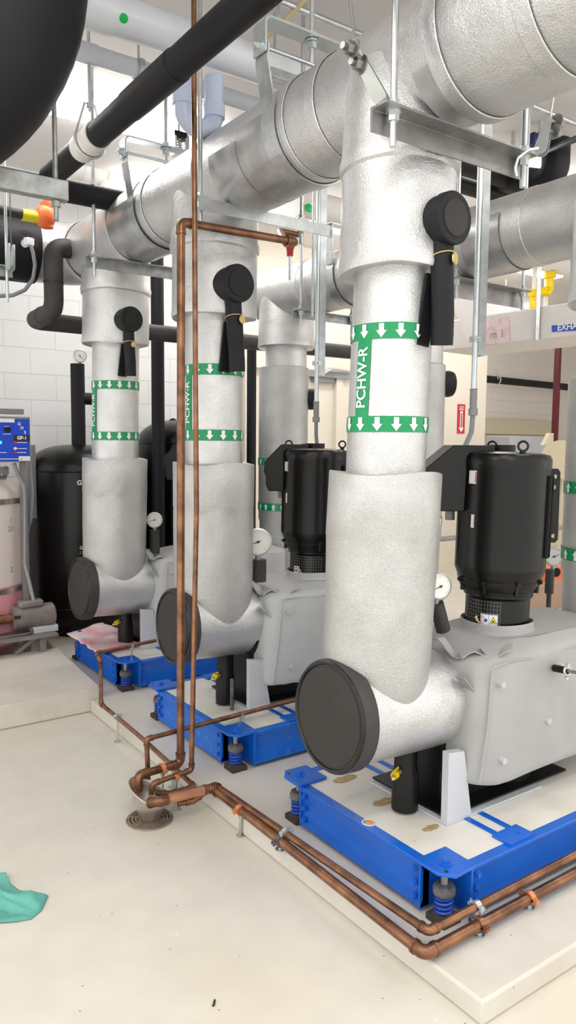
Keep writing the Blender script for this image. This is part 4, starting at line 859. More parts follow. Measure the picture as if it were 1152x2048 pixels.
# black insulated branch beside the header end
yv = 4.53; X0 = at(107, 560, y=yv).x; zl = at(108, 622, y=yv).z; yw = min(at(66, 634, x=X0).y, WALL-.12)
t = thing('insulated_pipe', 'bent black insulated pipe from the header end running along the block wall', 'pipe', (X0, yv, zl))
zz = at(106, 494, y=yv).z
m = MB(); m.tube([(X0+.16, yv+.02, zz+.01), (X0, yv, zz), (X0, yv, zl), (X0, yw, zl-.005), (4.2, yw, zl-.005)], .056, 24, .07); build(m, 'rubber_jacket', M['rubber_grey'], t)
m = MB(); m.cyl((X0, yv, zl+.16), (X0, yv, zl+.17), .0585, n=24); m.cyl((X0, yv+.2, zl-.002), (X0, yv+.21, zl-.002), .0585, n=24); build(m, 'tape_seam', M['rubber_edge'], t)
m = MB(); m.cyl((X0+.1, yv+.01, zz+.005), (X0+.17, yv+.02, zz+.01), .058, n=24); build(m, 'foil_end', M['foil_bright'], t)
# upright black pipes by the tanks
for px, py0, py1, y_, w_, lab in ((316, 470, 1100, 5.25, 26, 'tall upright black insulated pipe in front of the second black tank'), (503, 690, 930, 5.3, 19, 'upright black insulated pipe with brass fitting, right of the middle riser')):
    c = at(px, 800, y=y_); r = wid(w_, c)/2; z0 = at(px, py1, y=y_).z; z1 = at(px, py0, y=y_).z
    t = thing('insulated_pipe', lab, 'pipe', (c.x, y_, CURB)); m = MB(); m.tube([(c.x, y_, CURB), (c.x, y_, z1)], r, 24); build(m, 'rubber_jacket', M['rubber'] , t)
    if px > 400: m = MB(); m.cyl((c.x, y_, z1), (c.x, y_, z1+.05), r*.45, n=14); build(m, 'brass_fitting', M['brass'], t)
# expansion tanks
def tank(px, w_, ytop, y_, lab, name='expansion_tank'):
    c = at(px, 1000, y=y_); r = wid(w_, c)/2; zb = .05; zt = at(px, ytop, y=y_-r*.3).z
    t = thing(name, lab, 'tank', (c.x, y_, zb), 'black expansion tanks')
    m = MB(); dome = [(zt-.16*math.sin(a)**0-.0 if 0 else zt-.19+.19*math.sin(a), r*math.cos(a)**.75) for a in np.linspace(0, PI/2*.97, 10)]
    m.lathe((c.x, y_, 0), (0, 0, 1), [(zb+.03, r*.72), (zb+.0, r*.75), (zb+.09, r*.75), (zb+.1, r*.86), (zb+.16, r*.97), (zb+.22, r)]+dome, 56); sh = build(m, 'shell', M['tank'], t)
    m = MB(); 
    for z in (zt-.195, zb+.24): m.torus((c.x, y_, z), (0, 0, 1), r, .006, 56, 8)
    build(m, 'weld_seam', M['tank'], t)
    return t, c, r, zt
t, c, r, zt = tank(158, 196, 889, 5.62, 'black expansion tank behind the farthest silver riser, lettering on its side')
a = at(150, 965, y=5.62-r)
m = lettering('GR', .045, (0, 0, 0), (1, 0, 0), (0, 0, 1), .03)
def wrap(m, c, r, px, z):
    p = at(px, 1000, y=c.y); rel = V((c.x, c.y, 0))-V((EYE.x, EYE.y, 0)); d = (p-EYE); lat = (rel.x*d.y-rel.y*d.x)/math.hypot(d.x, d.y); a0 = math.atan2(-rel.y, -rel.x)-math.asin(max(-1, min(1, lat/r)))
    for v in m.bm.verts: v.co = V((c.x+(r+.002)*math.cos(a0+v.co.x/r), c.y+(r+.002)*math.sin(a0+v.co.x/r), z+v.co.z))
wrap(m, c, r, 163, at(157, 965, y=5.62-r*.8).z); build(m, 'lettering', M['white'], t, label='white letters')
m = lettering('G\n: :', .032, (0, 0, 0), (1, 0, 0), (0, 0, 1), .02); wrap(m, c, r, 161, at(161, 1098, y=5.62-r*.8).z); build(m, 'lettering', M['white'], t, label='white letters')
pc = at(156, 800, y=5.6)
m = MB(); m.tube([(pc.x, 5.6, zt-.04), (pc.x, 5.6, at(156, 728, y=5.6).z)], .052, 24); m.tube([(pc.x, 5.6, at(160, 797, y=5.6).z), (pc.x+.3, 5.6, at(160, 797, y=5.6).z)], .045, 20); np_ = build(m, 'insulated_nozzle', M['rubber'], t, label='black foam covered pipe on top')
g_, q, rg = gauge(160, 712, 27, 5.58, 'small dusty pressure gauge above the black expansion tank', (pc.x, 5.6, at(156, 728, y=5.6).z), None, needle=-45)
t2, c2, r2, zt2 = tank(372, 190, 838, 5.55, 'second black expansion tank, between the farthest and the middle silver risers')
m = MB(); m.torus((at(346, 835, y=5.5).x, 5.5, zt2-.03), (.6, .8, 0), .03, .006, 20, 8); build(m, 'lifting_eye', M['black'], t2)
# glycol feed unit
yg = 5.42; cg = at(-72, 1100, y=yg); rg = wid(116, cg)
t = thing('glycol_tank', 'translucent poly tank with pink liquid and metal straps, at the left edge', 'tank', (cg.x, yg, .12))
z_ = lambda py: at(0, py, y=yg-rg*.75).z
m = MB(); m.lathe((cg.x, yg, 0), (0, 0, 1), [(z_(1172), rg), (z_(1010), rg), (z_(985), rg*.985), (z_(968), rg*.9), (z_(952), rg*.6), (z_(948), rg*.25)], 56); build(m, 'poly_shell', M['poly'], t)
m = MB(); m.lathe((cg.x, yg, 0), (0, 0, 1), [(.13, rg*.9), (.16, rg*.99), (z_(1200), rg*1.0), (z_(1172), rg)], 56); build(m, 'pink_liquid_level', M['poly_pink'], t, label='pink liquid showing through the tank')
for py in (1003, 1181): m = MB(); m.lathe((cg.x, yg, z_(py)-.018), (0, 0, 1), [(0, rg), (0, rg+.004), (.036, rg+.004), (.036, rg)], 56, (False, False)); build(m, 'strap', M['stainless'], t)
for py, tx in ((1042, '/'), (1058, '21'), (1140, '2')): m = lettering(tx, .05, (0, 0, 0), (1, 0, 0), (0, 0, 1)); wrap(m, V((cg.x, yg, 0)), rg, 15, z_(py)); build(m, 'level_mark', M['faint'], t)
m = MB(); m.tube([at(12, 935, y=5.2), at(9, 962, y=5.3)], .014); m.box((cg.x, 5.2, z_(950)), (cg.x+.25, 5.4, z_(935))); build(m, 'tank_lid', M['grey_metal'], t)
yp = 5.02
t = thing('control_panel', 'blue control panel with white print on a grey stand, left edge', 'panel', (at(48, 1200, y=yp).x, yp, .05))
a, b = at(-90, 836, y=yp), at(62, 924, y=yp)
m = MB(); m.box((a.x, yp, b.z), (b.x, yp+.16, at(62, 834, y=yp).z)); build(m, 'enclosure', M['grey_metal'], t, bevel=.004)
m = MB(); ztp = at(40, 838, y=yp).z; m.box((a.x+.01, yp-.004, b.z+.006), (b.x-.008, yp-.0005, ztp)); fp = build(m, 'face_plate', M['panel_blue'], t, label='blue face plate')
def onp(px, py): q = at(px, py, y=yp-.006); return q
for ch, px, py in (('G', 38.5, 848), ('M', 44, 856.5), ('S', 50, 865)): build(lettering(ch, .027, onp(px, py), (1, 0, 0), (0, 0, 1), .03), 'lettering', M['white'], fp, label='white letters G M S')
m = MB(); q = onp(43.5, 876); m.box((q.x-.05, yp-.008, q.z-.019), (q.x+.05, yp-.005, q.z+.019)); build(m, 'name_plate', M['ink'], fp, label='black name plate')
build(lettering('GP-1', .03, onp(43.5, 876)+V((0, -.004, 0)), (1, 0, 0), (0, 0, 1), .04), 'plate_lettering', M['white'], fp, label='white letters GP-1')
m = MB(); q = onp(14, 859); m.cyl(q, q+V((0, -.02, 0)), .018, n=20); m.obox(q+V((0, -.024, 0)), (.014, 0, .008), (0, .006, 0), (-.003, 0, .005)); build(m, 'selector_knob', M['black'], fp)
for px, py, mm in ((30, 885, 'red'), (30, 897, 'dial'), (30, 905, 'red'), (0, 885, 'lamp_green')): m = MB(); q = onp(px, py); m.cyl(q, q+V((0, -.008, 0)), .010, n=16); build(m, 'indicator', M[mm], fp)
m = MB(); q = onp(49, 917); m.box((q.x-.036, yp-.006, q.z-.015), (q.x+.036, yp-.0045, q.z+.015)); lb = build(m, 'label', M['white'], fp, label='white label'); m = MB(); m.poly([q+V((-.03, -.001, -.01)), q+V((-.008, -.001, -.01)), q+V((-.019, -.001, .011))]); build(m, 'label', M['yellow_print'], fp, label='yellow triangle')
m = MB(); q = onp(13, 841); m.box((q.x-.05, yp-.006, q.z-.012), (q.x+.05, yp-.0045, q.z+.012)); build(m, 'label', M['white'], fp, label='white label')
m = MB()
for px, py, w_ in ((43, 885, .07), (43, 897, .07), (43, 905, .06), (14, 868, .05), (2, 905, .07), (12, 918, .16), (14, 853, .03)): q = onp(px, py); m = MB(); m.box((q.x-w_/2, yp-.0062, q.z-.0022), (q.x+w_/2, yp-.0058, q.z+.0022)); build(m, 'print_line', M['white'], fp)
m = MB()
for px in (47.5, -70): q = at(px, 1000, y=yp+.1); m.box((q.x-.02, yp+.08, .05), (q.x+.02, yp+.12, b.z+.02))
q = at(40, 826, y=yp+.1); m.box((a.x, yp+.08, q.z-.01), (q.x+.02, yp+.12, q.z+.025)); build(m, 'stand', M['grey_metal'], t)
m = MB(); m.tube([at(28, 926, y=yp+.05), at(36, 950, y=yp+.05), at(48, 975, y=yp+.04), at(50, 1000, y=yp+.05), at(50, 1130, y=yp+.05), at(60, 1170, y=yp), at(68, 1205, y=yp-.05)], .0125, 12, .06); build(m, 'conduit', M['grey_metal'], t)
m = MB(); m.tube([at(61, 925, y=yp+.1), at(65, 985, y=yp+.1), at(62, 1040, y=yp+.1), at(50, 1075, y=yp+.2)], .012, 12, .06); build(m, 'conduit', M['conduit_grey'], t)
m = MB(); q0, q1 = at(62, 890, y=5.5), at(74, 1036, y=5.5); m.box((q0.x, 5.5, q1.z), (q1.x, 5.6, q0.z)); tag(build(m, 'wireway', M['grey_metal']), 'narrow grey metal box behind the blue control panel', 'box')
m = MB(); 
t = thing('pump_stand', 'low grey steel bench holding a small motor, at the left edge', 'bench', (at(60, 1270, y=4.98).x, 4.98, .05))
q0 = at(104, 1258, y=5.0); m = MB(); m.box((q0.x-1.4, 4.86, q0.z-.02), (q0.x, 5.2, q0.z)); build(m, 'bench_top', M['taupe'], t, bevel=.003)
for px in (84, -60):
    for yy in (4.9, 5.16): q = at(px, 1270, y=yy); m = MB(); m.box((q.x-.02, yy-.02, .05), (q.x+.02, yy+.02, q0.z-.018)); build(m, 'leg', M['taupe'], t)
m = MB(); q = at(84, 1265, y=4.9); m.obox(q+V((-.1, .02, -.07)), (.07, 0, .045), (0, .018, 0), (-.006, 0, .01)); build(m, 'brace', M['taupe'], t)
zt_ = q0.z
t = thing('feed_pump', 'small dusty taupe electric motor on the grey bench, left edge', 'motor', (at(65, 1250, y=5.0).x, 5.0, zt_))
ca, cb_ = at(24, 1229, y=5.0), at(107, 1221, y=5.0); zc = zt_+.105; r = .078
m = MB(); m.lathe((ca.x, 5.0, zc), (1, 0, 0), [(0, r*.75), (.01, r), (.05, r), (.052, r*.96), (cb_.x-ca.x-.07, r*.96), (cb_.x-ca.x-.068, r*1.02), (cb_.x-ca.x-.012, r*1.02), (cb_.x-ca.x, r*.85)], 40); mo = build(m, 'motor_shell', M['taupe'], t)
m = MB(); q = at(62, 1204, y=4.97); m.box((q.x-.08, 4.95, zc+r*.85), (q.x+.08, 5.03, zc+r*1.45)); build(m, 'capacitor_cover', M['taupe'], t, bevel=.015)
m = MB(); m.cyl((ca.x-.14, 5.0, zc), (ca.x, 5.0, zc), .03); m.box((ca.x-.14, 4.95, zc-.06), (ca.x-.1, 5.05, zc+.06)); build(m, 'shaft_bracket', M['copper'], t)
m = MB(); m.box((ca.x+.12, 4.93, zt_), (ca.x+.28, 5.07, zc-r*.8)); build(m, 'motor_foot', M['grey_paint'], t, bevel=.004)
m = MB(); q = at(35, 1221, y=5-r); m.box((q.x-.02, 5-r*1.0, zc+.008), (q.x+.02, 5-r*.9, zc+.03)); build(m, 'rating_plate', M['ink'], t)
m = MB(); m.tube([(ca.x-.5, 4.92, zt_+.02), (ca.x-.1, 4.93, zt_+.005), (ca.x+.1, 4.92, zt_+.012), (ca.x+.13, 4.97, zt_+.03)], .006, 8, .08); build(m, 'power_cable', M['taupe'], t)

# ================================================================ pipes under the ceiling, left
pd = ray(300, 178, 2.85); xd = pd.x; rd = .055
ya, yb_ = -.9, at(100, 356, x=xd).y
t = thing('insulated_pipe', 'straight black insulated pipe running diagonally across the upper left', 'pipe', (xd, yb_-.5, pd.z-rd))
m = MB(); m.lathe((xd, ya, pd.z), (0, 1, 0), [(0, rd), (at(355, 130, x=xd).y-ya, rd), (at(355, 130, x=xd).y-ya+.002, rd*1.07), (at(262, 212, x=xd).y-ya, rd*1.07), (at(262, 212, x=xd).y-ya+.002, rd), (yb_-ya, rd)], 36); build(m, 'rubber_jacket', M['rubber'], t)
yc = at(180, 283, x=xd).y; m = MB(); m.lathe((xd, yc-.1, pd.z), (0, 1, 0), [(0, rd), (0, rd+.006), (.2, rd+.006), (.2, rd)], 36, (False, False)); m.torus((xd, yc-.02, pd.z), (0, 1, 0), rd+.007, .0035, 36, 6); build(m, 'plastic_saddle', M['asj'], t, label='white plastic saddle')
t = thing('clevis_hanger', 'small wire hanger holding the diagonal black pipe at its white saddle', 'pipe hanger', (xd, yc, pd.z), None)
m = MB(); m.tube([V((xd+(rd+.014)*math.cos(a), yc, pd.z+(rd+.014)*math.sin(a))) for a in np.linspace(PI*.85, PI*2.15, 18)]+[V((xd+.022, yc, pd.z+.16)), V((xd-.022, yc, pd.z+.16)), V((xd-(rd+.014)*math.cos(PI*.15), yc, pd.z+.03))], .006, 8); build(m, 'strap', M['galv'], t)
m = MB(); rod(m, xd, yc, pd.z+.13, CEIL, .007); nut(m, xd, yc, pd.z+.145, .014, .02); build(m, 'threaded_rod', M['galv'], t)
q0, q1 = at(25, 352, y=yb_+.02), at(215, 400, y=yb_+.02); zb = (q0.z+q1.z)/2
m = MB(); m.tube([(q0.x-1.2, yb_+.04, zb), (q1.x+.25, yb_+.04, zb)], .058, 28); tag(build(m, 'insulated_pipe', M['rubber']), 'level black insulated pipe behind the end of the diagonal one, upper left', 'pipe')
def pvc(lab, px, py, z, w_, x0, x1, mm='pvc', couplings=(), name='plastic_pipe', y=None):
    c = at(px, py, z=z) if y is None else at(px, py, y=y); r = wid(w_, c)/2
    t = thing(name, lab, 'pipe', (c.x, c.y, c.z-r)); m = MB(); m.tube([(x0, c.y, c.z), (x1, c.y, c.z)], r, 40); build(m, 'pipe_run', M[mm], t)
    for cp in couplings: x = at(cp, py, y=c.y).x; m = MB(); m.lathe((x-.06, c.y, c.z), (1, 0, 0), [(0, r), (0, r*1.1), (.12, r*1.1), (.12, r)], 40, (False, False)); build(m, 'coupling', M[mm], t)
    return t, c, r
t, c, r = pvc('wide white plastic pipe with a green spot, under the ceiling at upper left', 300, 54, 3.2, 74, -2, at(775, 215, z=3.2).x, couplings=(195,))
q = at(250, 60, y=c.y-r); 
m = MB(); a_ = math.atan2(1.5-c.z, -c.y); 
m.loft([[V((q.x+.018*s*math.cos(k*PI/8), c.y+(r+.001)*math.cos(a_+.02+.018*s*math.sin(k*PI/8)/r-.0), c.z+(r+.001)*math.sin(a_+.02+.018*s*math.sin(k*PI/8)/r))) for k in range(16)] for s in (.01, 1)], (True, False)); build(m, 'green_spot', M['green_dot'], t, label='bright green painted spot')
yq = c.y; zq = c.z
t = thing('drain_trap', 'pale blue plastic U-shaped trap hanging below the white ceiling pipe', 'pipe', (at(395, 255, y=yq).x, yq, at(395, 260, y=yq).z))
rt_ = wid(38, at(395, 200, y=yq))/2
xl_, xr_ = at(367, 200, y=yq).x, at(428, 200, y=yq).x; zb = at(395, 247, y=yq).z
m = MB(); m.tube([(xl_, yq, zq-r*.5), (xl_, yq, zb-.02), (xr_, yq, zb-.02), (xr_, yq, at(428, 154, y=yq).z)], rt_, 28, (xr_-xl_)/2*.98, 10); build(m, 'trap_bend', M['pvc_blue'], t)
for x, za in ((xl_, 205), (xr_, 215)): m = MB(); z = at(400, za, y=yq).z; m.lathe((x, yq, z-.03), (0, 0, 1), [(0, rt_), (0, rt_*1.16), (.06, rt_*1.16), (.06, rt_)], 28, (False, False)); build(m, 'socket', M['pvc_blue'], t)
t, c, r = pvc('narrower white plastic pipe with a grey hanger, behind the wide one', 215, 119, 3.2, 36, -2, at(600, 200, z=3.18).x, couplings=(165,))
xh = at(277, 120, y=c.y).x; m = MB(); m.sweep([V((xh, c.y+(r+.006)*math.cos(a), c.z+(r+.006)*math.sin(a))) for a in np.linspace(PI*.6, PI*2.4, 24)], [(-.015, -.002), (.015, -.002), (.015, .002), (-.015, .002)], (1, 0, 0)); rod(m, xh, c.y, c.z+r, CEIL, .006)
tag(build(m, 'ring_hanger', M['galv']), 'grey ring hanger round the narrower white plastic pipe', 'pipe hanger')
t, c, r = pvc('white plastic pipe with a tee, low behind the diagonal black pipe', 250, 357, None, 50, at(140, 340, y=5.4).x, at(305, 375, y=5.4).x+1.5, 'asj', (178, 225), y=5.4)
xt = at(213, 340, y=5.4).x; m = MB(); m.tube([(xt, 5.4, c.z-.25), (xt, 5.4, c.z+.22)], r*.8, 28); m.cyl((xt, 5.4, c.z+.22), (xt, 5.4, c.z+.27), r*.9, n=28); build(m, 'tee_branch', M['asj'], t)
m = MB(); q = at(216, 295, y=5.4-r); m.ball(q, .03, (1, .6, .7)); build(m, 'red_flag', M['red'], t, label='red plastic tag')
t, c, r = pvc('white jacketed pipe with green spot behind the slotted strut', 640, 415, None, 54, at(592, 420, y=4.6).x, 6.5, 'asj', (), y=4.6)
m = MB(); q = at(618, 416, y=4.6-r); m.ball(q, .03, (1, .35, 1)); build(m, 'green_spot', M['green_dot'], t)
# orange fitting with yellow sleeve
yo = 4.45; zo = at(60, 432, y=yo).z
t = thing('vent_fitting', 'orange fitting with yellow sleeve on a dark pipe, upper left', 'fitting', (at(90, 430, y=yo).x, yo, zo-.05))
xs_ = [at(px, 432, y=yo).x for px in (-30, 44, 76, 104)]
m = MB(); m.cyl((xs_[0], yo, zo+.01), (xs_[1]+.02, yo, zo), .026, n=18); build(m, 'dark_pipe', M['rubber_grey'], t)
m = MB(); m.cyl((xs_[1], yo, zo), (xs_[2]+.01, yo, zo), .033, n=20); build(m, 'yellow_sleeve', M['yellow_print'], t, label='bright yellow sleeve')
m = MB(); m.ball(((xs_[2]+xs_[3])/2, yo, zo+.01), .06, (1, .9, 1.15)); m.cyl((xs_[3]-.03, yo, zo-.05), (xs_[3]-.03, yo, zo+.085), .036, n=18); m.cyl((xs_[3]-.03, yo, zo+.08), (xs_[3]-.03, yo, zo+.11), .02, n=14); build(m, 'fitting_body', M['orange'], t, label='orange painted body')
# small ceiling runs
c = at(640, 35, z=3.33); m = MB(); m.cyl((c.x-2.2, c.y, 3.33), (c.x+4, c.y, 3.33), .013, n=12); tag(build(m, 'ceiling_conduit', M['galv']), 'galvanised conduit along the ceiling at the top edge', 'conduit')
a, b = at(512, 92, y=2.55), at(640, -28, y=2.3); m = MB(); m.tube([at(512, 92, y=2.9), at(560, 50, y=2.8), at(640, -30, y=2.65)], .011, 10, .2); tag(build(m, 'tan_hose', M['twine']), 'thin tan hose slanting past the wire hook at the top edge', 'hose')
p = at(557, 30, y=2.78); m = MB(); rod(m, p.x, 2.78, p.z, CEIL, .006); m.tube([p, at(547, 52, y=2.78), at(556, 62, y=2.78), at(566, 56, y=2.78), at(562, 30, y=2.78)], .004, 8); tag(build(m, 'wire_hook', M['zinc']), 'small wire hook hanging on a rod above the header yoke', 'hook')
p = at(638, 40, y=3.4); m = MB(); rod(m, p.x, 3.4, at(638, 115, y=3.4).z, CEIL, .010); m.cyl((p.x, 3.4, at(638, 20, y=3.4).z), (p.x, 3.4, CEIL), .016, n=14); tag(build(m, 'support_rod', M['zinc']), 'pale rod hanging from the ceiling right of the header yoke', 'rod')
p = at(538, 145, y=2.95); m = MB(); m.box((p.x, 2.93, p.z-.02), (p.x+.9, 2.97, p.z+.02)); o = tag(build(m, 'ceiling_strut', M['galv'], bevel=.003), 'short galvanised strut seen through the header yoke', 'strut')
for xx in (p.x+.03, p.x+.8): m = MB(); rod(m, xx, 2.95, p.z, CEIL, .006); build(m, 'strut_rod', M['galv'], o)
t = thing('spring_hanger', 'small black topped spring hanger above the header, left of the tall copper pipes', 'pipe hanger', at(355, 300, y=3.9))
a, b = at(345, 262, y=3.9), at(370, 305, y=3.9)
m = MB(); m.box((a.x, 3.87, a.z-.035), (b.x, 3.93, a.z)); build(m, 'hanger_top', M['black'], t, bevel=.004)
m = MB(); 
for x in (a.x, b.x-.012): m.box((x, 3.87, b.z-.02), (x+.012, 3.93, a.z-.03))
m.box((a.x, 3.87, b.z-.03), (b.x, 3.93, b.z-.018)); build(m, 'hanger_frame', M['zinc'], t)
m = MB(); m.tube([V(((a.x+b.x)/2+.018*math.cos(k*.6), 3.9+.018*math.sin(k*.6), b.z-.01+(a.z-b.z-.03)*k/50)) for k in range(51)], .004, 6); rod(m, (a.x+b.x)/2, 3.9, a.z, CEIL, .007); build(m, 'hanger_spring', M['galv'], t)
# ================================================================ right background
yB = 3.45
def bpipe(lab, pts, r, bend=.06, mm='rubber', name='insulated_pipe'):
    m = MB(); m.tube(pts, r, 26, bend); return tag(build(m, name, M[mm]), lab, 'pipe')
a = at(1000, 352, y=yB); bpipe('level black insulated pipe above the second header, upper right', [(a.x-.9, yB, a.z), (a.x+2.2, yB, a.z)], wid(40, a)/2)
a = at(1000, 391, y=3.6); bpipe('lower black insulated pipe just above the second header, upper right', [(a.x-.9, 3.6, a.z), (a.x+2.2, 3.6, a.z)], wid(34, a)/2)
a = at(1111, 330, y=3.1); bpipe('black insulated elbow turning down at the right edge', [at(1240, 245, y=3.1), at(1114, 258, y=3.1), (at(1114, 258, y=3.1).x, 3.1, at(1114, 372, y=3.1).z), (at(1114, 258, y=3.1).x, 3.55, at(1114, 385, y=3.5).z)], wid(55, a)/2, .09)
a = at(1098, 302, y=3.08); bpipe('thin dark pipe slanting at the right edge, below the black elbow', [a, at(1200, 256, y=2.3)], .018, mm='black', name='dark_pipe')
t = thing('spring_hanger', 'navy blue spring hanger behind the bracing cable, upper right', 'pipe hanger', at(1076, 295, y=3.0))
for (x0, y0, x1, y1) in ((1062, 232, 1080, 245), (1060, 266, 1078, 295)): a, b = at(x0, y0, y=3.0), at(x1, y1, y=3.0); m = MB(); m.box((a.x, 2.97, b.z), (b.x, 3.03, a.z)); build(m, 'hanger_box', M['navy'], t, bevel=.004)
m = MB(); a = at(1082, 220, y=2.98); m.cyl((a.x, 2.98, at(1082, 265, y=2.98).z), (a.x, 2.98, CEIL), .012, n=14); m.cyl((a.x, 2.98, at(1082, 240, y=2.98).z), (a.x, 2.98, at(1082, 228, y=2.98).z), .025, n=14); build(m, 'threaded_rod', M['zinc'], t)
a = at(1010, 240, y=3.2); m = MB(); m.box((a.x, 3.15, a.z-.055), (a.x+.42, 3.2, a.z)); o = tag(build(m, 'strut_bar', M['galv_dull']), 'weathered strut bar below the thick end of the header, upper right', 'strut')
m = MB(); rod(m, a.x+.05, 3.175, at(1020, 320, y=3.17).z, CEIL, .012); build(m, 'strut_rod', M['galv'], o)
# exhaust duct
A_, B_ = ray(880, 655, 6.0), ray(1190, 625, 5.0)
uw = V((B_.x-A_.x, B_.y-A_.y, 0)); Ld = uw.length; uw.normalize(); nb = V((-uw.y, uw.x, 0)); nb = nb if nb.dot(_f) > 0 else -nb
zt0, zb0 = at(1010, 627, y=ray(1010, 640, 5.6).y).z, at(1010, 691, y=ray(1010, 640, 5.6).y).z
m = MB(); o_ = V((A_.x, A_.y, 0)); m.prism([o_+V((0, 0, zb0)), o_+uw*(Ld+.6)+V((0, 0, zb0)), o_+uw*(Ld+.6)+V((0, 0, zt0)), o_+V((0, 0, zt0))], nb*.5)
dt = tag(build(m, 'exhaust_duct', M['duct'], bevel=.012), 'white wrapped exhaust duct crossing at the right edge, blue label', 'duct')
def onduct(px, py):
    d = RT*((px-576)/F_PX)-UP*((py-1024)/F_PX)+FW; k = (o_-V((EYE.x, EYE.y, 0))).dot(nb)/d.dot(nb); return EYE+d*k-nb*.004
m = MB(); m.poly([onduct(967, 640), onduct(1018, 634), onduct(1020, 686), onduct(965, 690)]); build(m, 'stained_tape', M['duct_pink'], dt, label='pink stained patch')
build(lettering('m 1', .085, onduct(995, 669)-nb*.002, uw, (0, 0, 1), 0), 'pencil_mark', M['faint'], dt, label='faint pencilled m 1')
m = MB(); m.poly([onduct(1104, 651), onduct(1170, 646), onduct(1170, 660), onduct(1104, 664)]); lb = build(m, 'blue_label', M['blue_print'], dt, label='blue label')
build(lettering('EXHAUST', .058, onduct(1115.5, 656.6)-nb*.003, uw, (0, 0, 1), .03, 'LEFT'), 'lettering', M['white'], dt, label='white letters EXHAUST')
m = MB(); q = onduct(1077, 640)-nb*.008; m.cyl((q.x, q.y, zb0-.0), (q.x, q.y, CEIL), .017, n=4); tag(build(m, 'duct_strap', M['galv']), 'grey strap hanging down the face of the exhaust duct', 'strap')
# slanted duct end cover
m = MB(); a = [ray(900, 606, 5.6), ray(938, 582, 5.6), ray(948, 600, 5.6), ray(946, 690, 5.6), ray(936, 682, 5.6), ray(918, 640, 5.6)]; m.prism(a, nb*.3); build(m, 'wrapped_fitting', M['duct'], dt)
# gas pipe
yg2 = 4.6; P_ = lambda a, b: at(a, b, y=yg2)
t = thing('gas_pipe', 'short yellow gas pipe with elbow, above the exhaust duct', 'pipe', P_(1070, 625))
m = MB(); m.tube([P_(1061, 586), P_(1100, 582), P_(1100, 550)], wid(15, P_(1100, 560))/2, 18, .04); build(m, 'pipe_elbow', M['yellow'], t)
m = MB(); m.cyl(P_(1100, 556), P_(1100, 544), wid(24, P_(1100, 560))/2, n=8); m.cyl(P_(1096, 583), P_(1088, 583.5), wid(19, P_(1100, 560))/2, n=18); build(m, 'cap', M['yellow'], t)
m = MB(); m.ball(P_(1066, 607), wid(15, P_(1066, 600))/2, (1, 1, 1.9)); build(m, 'regulator', M['yellow'], t)
for px, w_ in ((1102, 9), (1078, 9)):
    m = MB(); q = P_(px, 560); m.cyl((q.x, yg2+.05, P_(px, 628).z), (q.x, yg2+.05, CEIL), wid(w_, q)/2, n=12); tag(build(m, 'support_rod', M['asj']), {1102: 'white upright rod behind the yellow gas pipe', 1078: 'white upright rod left of the yellow elbow'}[px], 'rod')
for k, (py, w_) in enumerate(((607, 26), (629, 30))):
    a = at(1010, py, y=5.9); m = MB(); m.cyl((a.x, 5.9, a.z), (a.x, 5.9, CEIL), .008, n=8); r = wid(w_, a)/2; m.loft([[V((a.x-.6+1.6*s/14, 5.9+r*math.cos(j*PI/12)*(1+.06*mnoise.noise(V((s*.8, j*.6, k)))), a.z-.012*s+r*math.sin(j*PI/12)*(1+.08*mnoise.noise(V((s*.9, j*.6, k+4)))))) for j in range(24)] for s in range(15)]); tag(build(m, 'wrapped_pipe', M['asj']), ('upper beige wrapped pipe above the exhaust duct', 'lower beige wrapped pipe behind the exhaust duct top')[k], 'pipe')
# recess: black pipe with clamp, post, chiller end
a = at(963, 757, y=7.6); b = at(1122, 763, y=7.6)
t = thing('insulated_pipe', 'level black pipe across the recess below the exhaust duct', 'pipe', (a.x, 7.6, a.z-.05)); m = MB(); m.tube([(a.x-.05, 7.6, a.z), (b.x+.8, 7.6, a.z-.03)], wid(15, a)/2, 20); build(m, 'pipe_run', M['black'], t)
m = MB(); q = at(995, 761, y=7.6); m.torus((q.x, 7.6, a.z-.003), (1, 0, 0), wid(16, a)/2, .012, 24, 8); m.cyl((q.x-.05, 7.55, a.z), at(992, 737, y=7.55), .008); build(m, 'pipe_clamp', M['galv'], t)
a = at(1118, 780, y=6.3); m = MB(); m.box((a.x-.02, 6.3, 0), (a.x+.025, 6.38, at(1118, 692, y=6.3).z)); tag(build(m, 'door_post', M['darkred']), 'dark red steel post at the right side of the recess', 'post')
a, b = at(958, 836, y=7.9), at(1112, 871, y=7.9); m = MB(); m.box((a.x, 7.9, b.z), (b.x, 8.19, a.z)); m.box((a.x, 7.95, 0), (b.x, 8.19, b.z)); tag(build(m, 'tan_cabinet', M['beige'], bevel=.01), 'tan cabinet standing in the recess behind the nearest motor', 'cabinet')
a, b = at(1020, 872, y=6.6), at(1094, 935, y=6.6); m = MB(); m.box((a.x, 6.6, 0), (b.x, 7.0, a.z)); tag(build(m, 'grey_cabinet', M['grey_paint'], bevel=.01), 'low grey cabinet behind the nearest motor', 'cabinet')
c = at(1108, 915, y=4.9)
t = thing('chiller', 'beige flanged machine end behind the riser at the right edge', 'machine', (c.x, 4.9, 0)); m = MB(); m.lathe((c.x+.1, 4.9, c.z-.02), (-.8, -.6, 0), [(0, .17), (.12, .17), (.125, .2), (.15, .2), (.152, .14)], 40); build(m, 'flange', M['beige'], t)
m = MB(); m.lathe((c.x+.12, 4.92, c.z-.02), (.8, .6, 0), [(0, .16), (1.2, .16)], 40); build(m, 'barrel', M['beige'], t); m = MB(); m.box((c.x+.15, 4.9, 0), (c.x+.6, 5.3, c.z-.1)); build(m, 'frame', M['beige'], t)
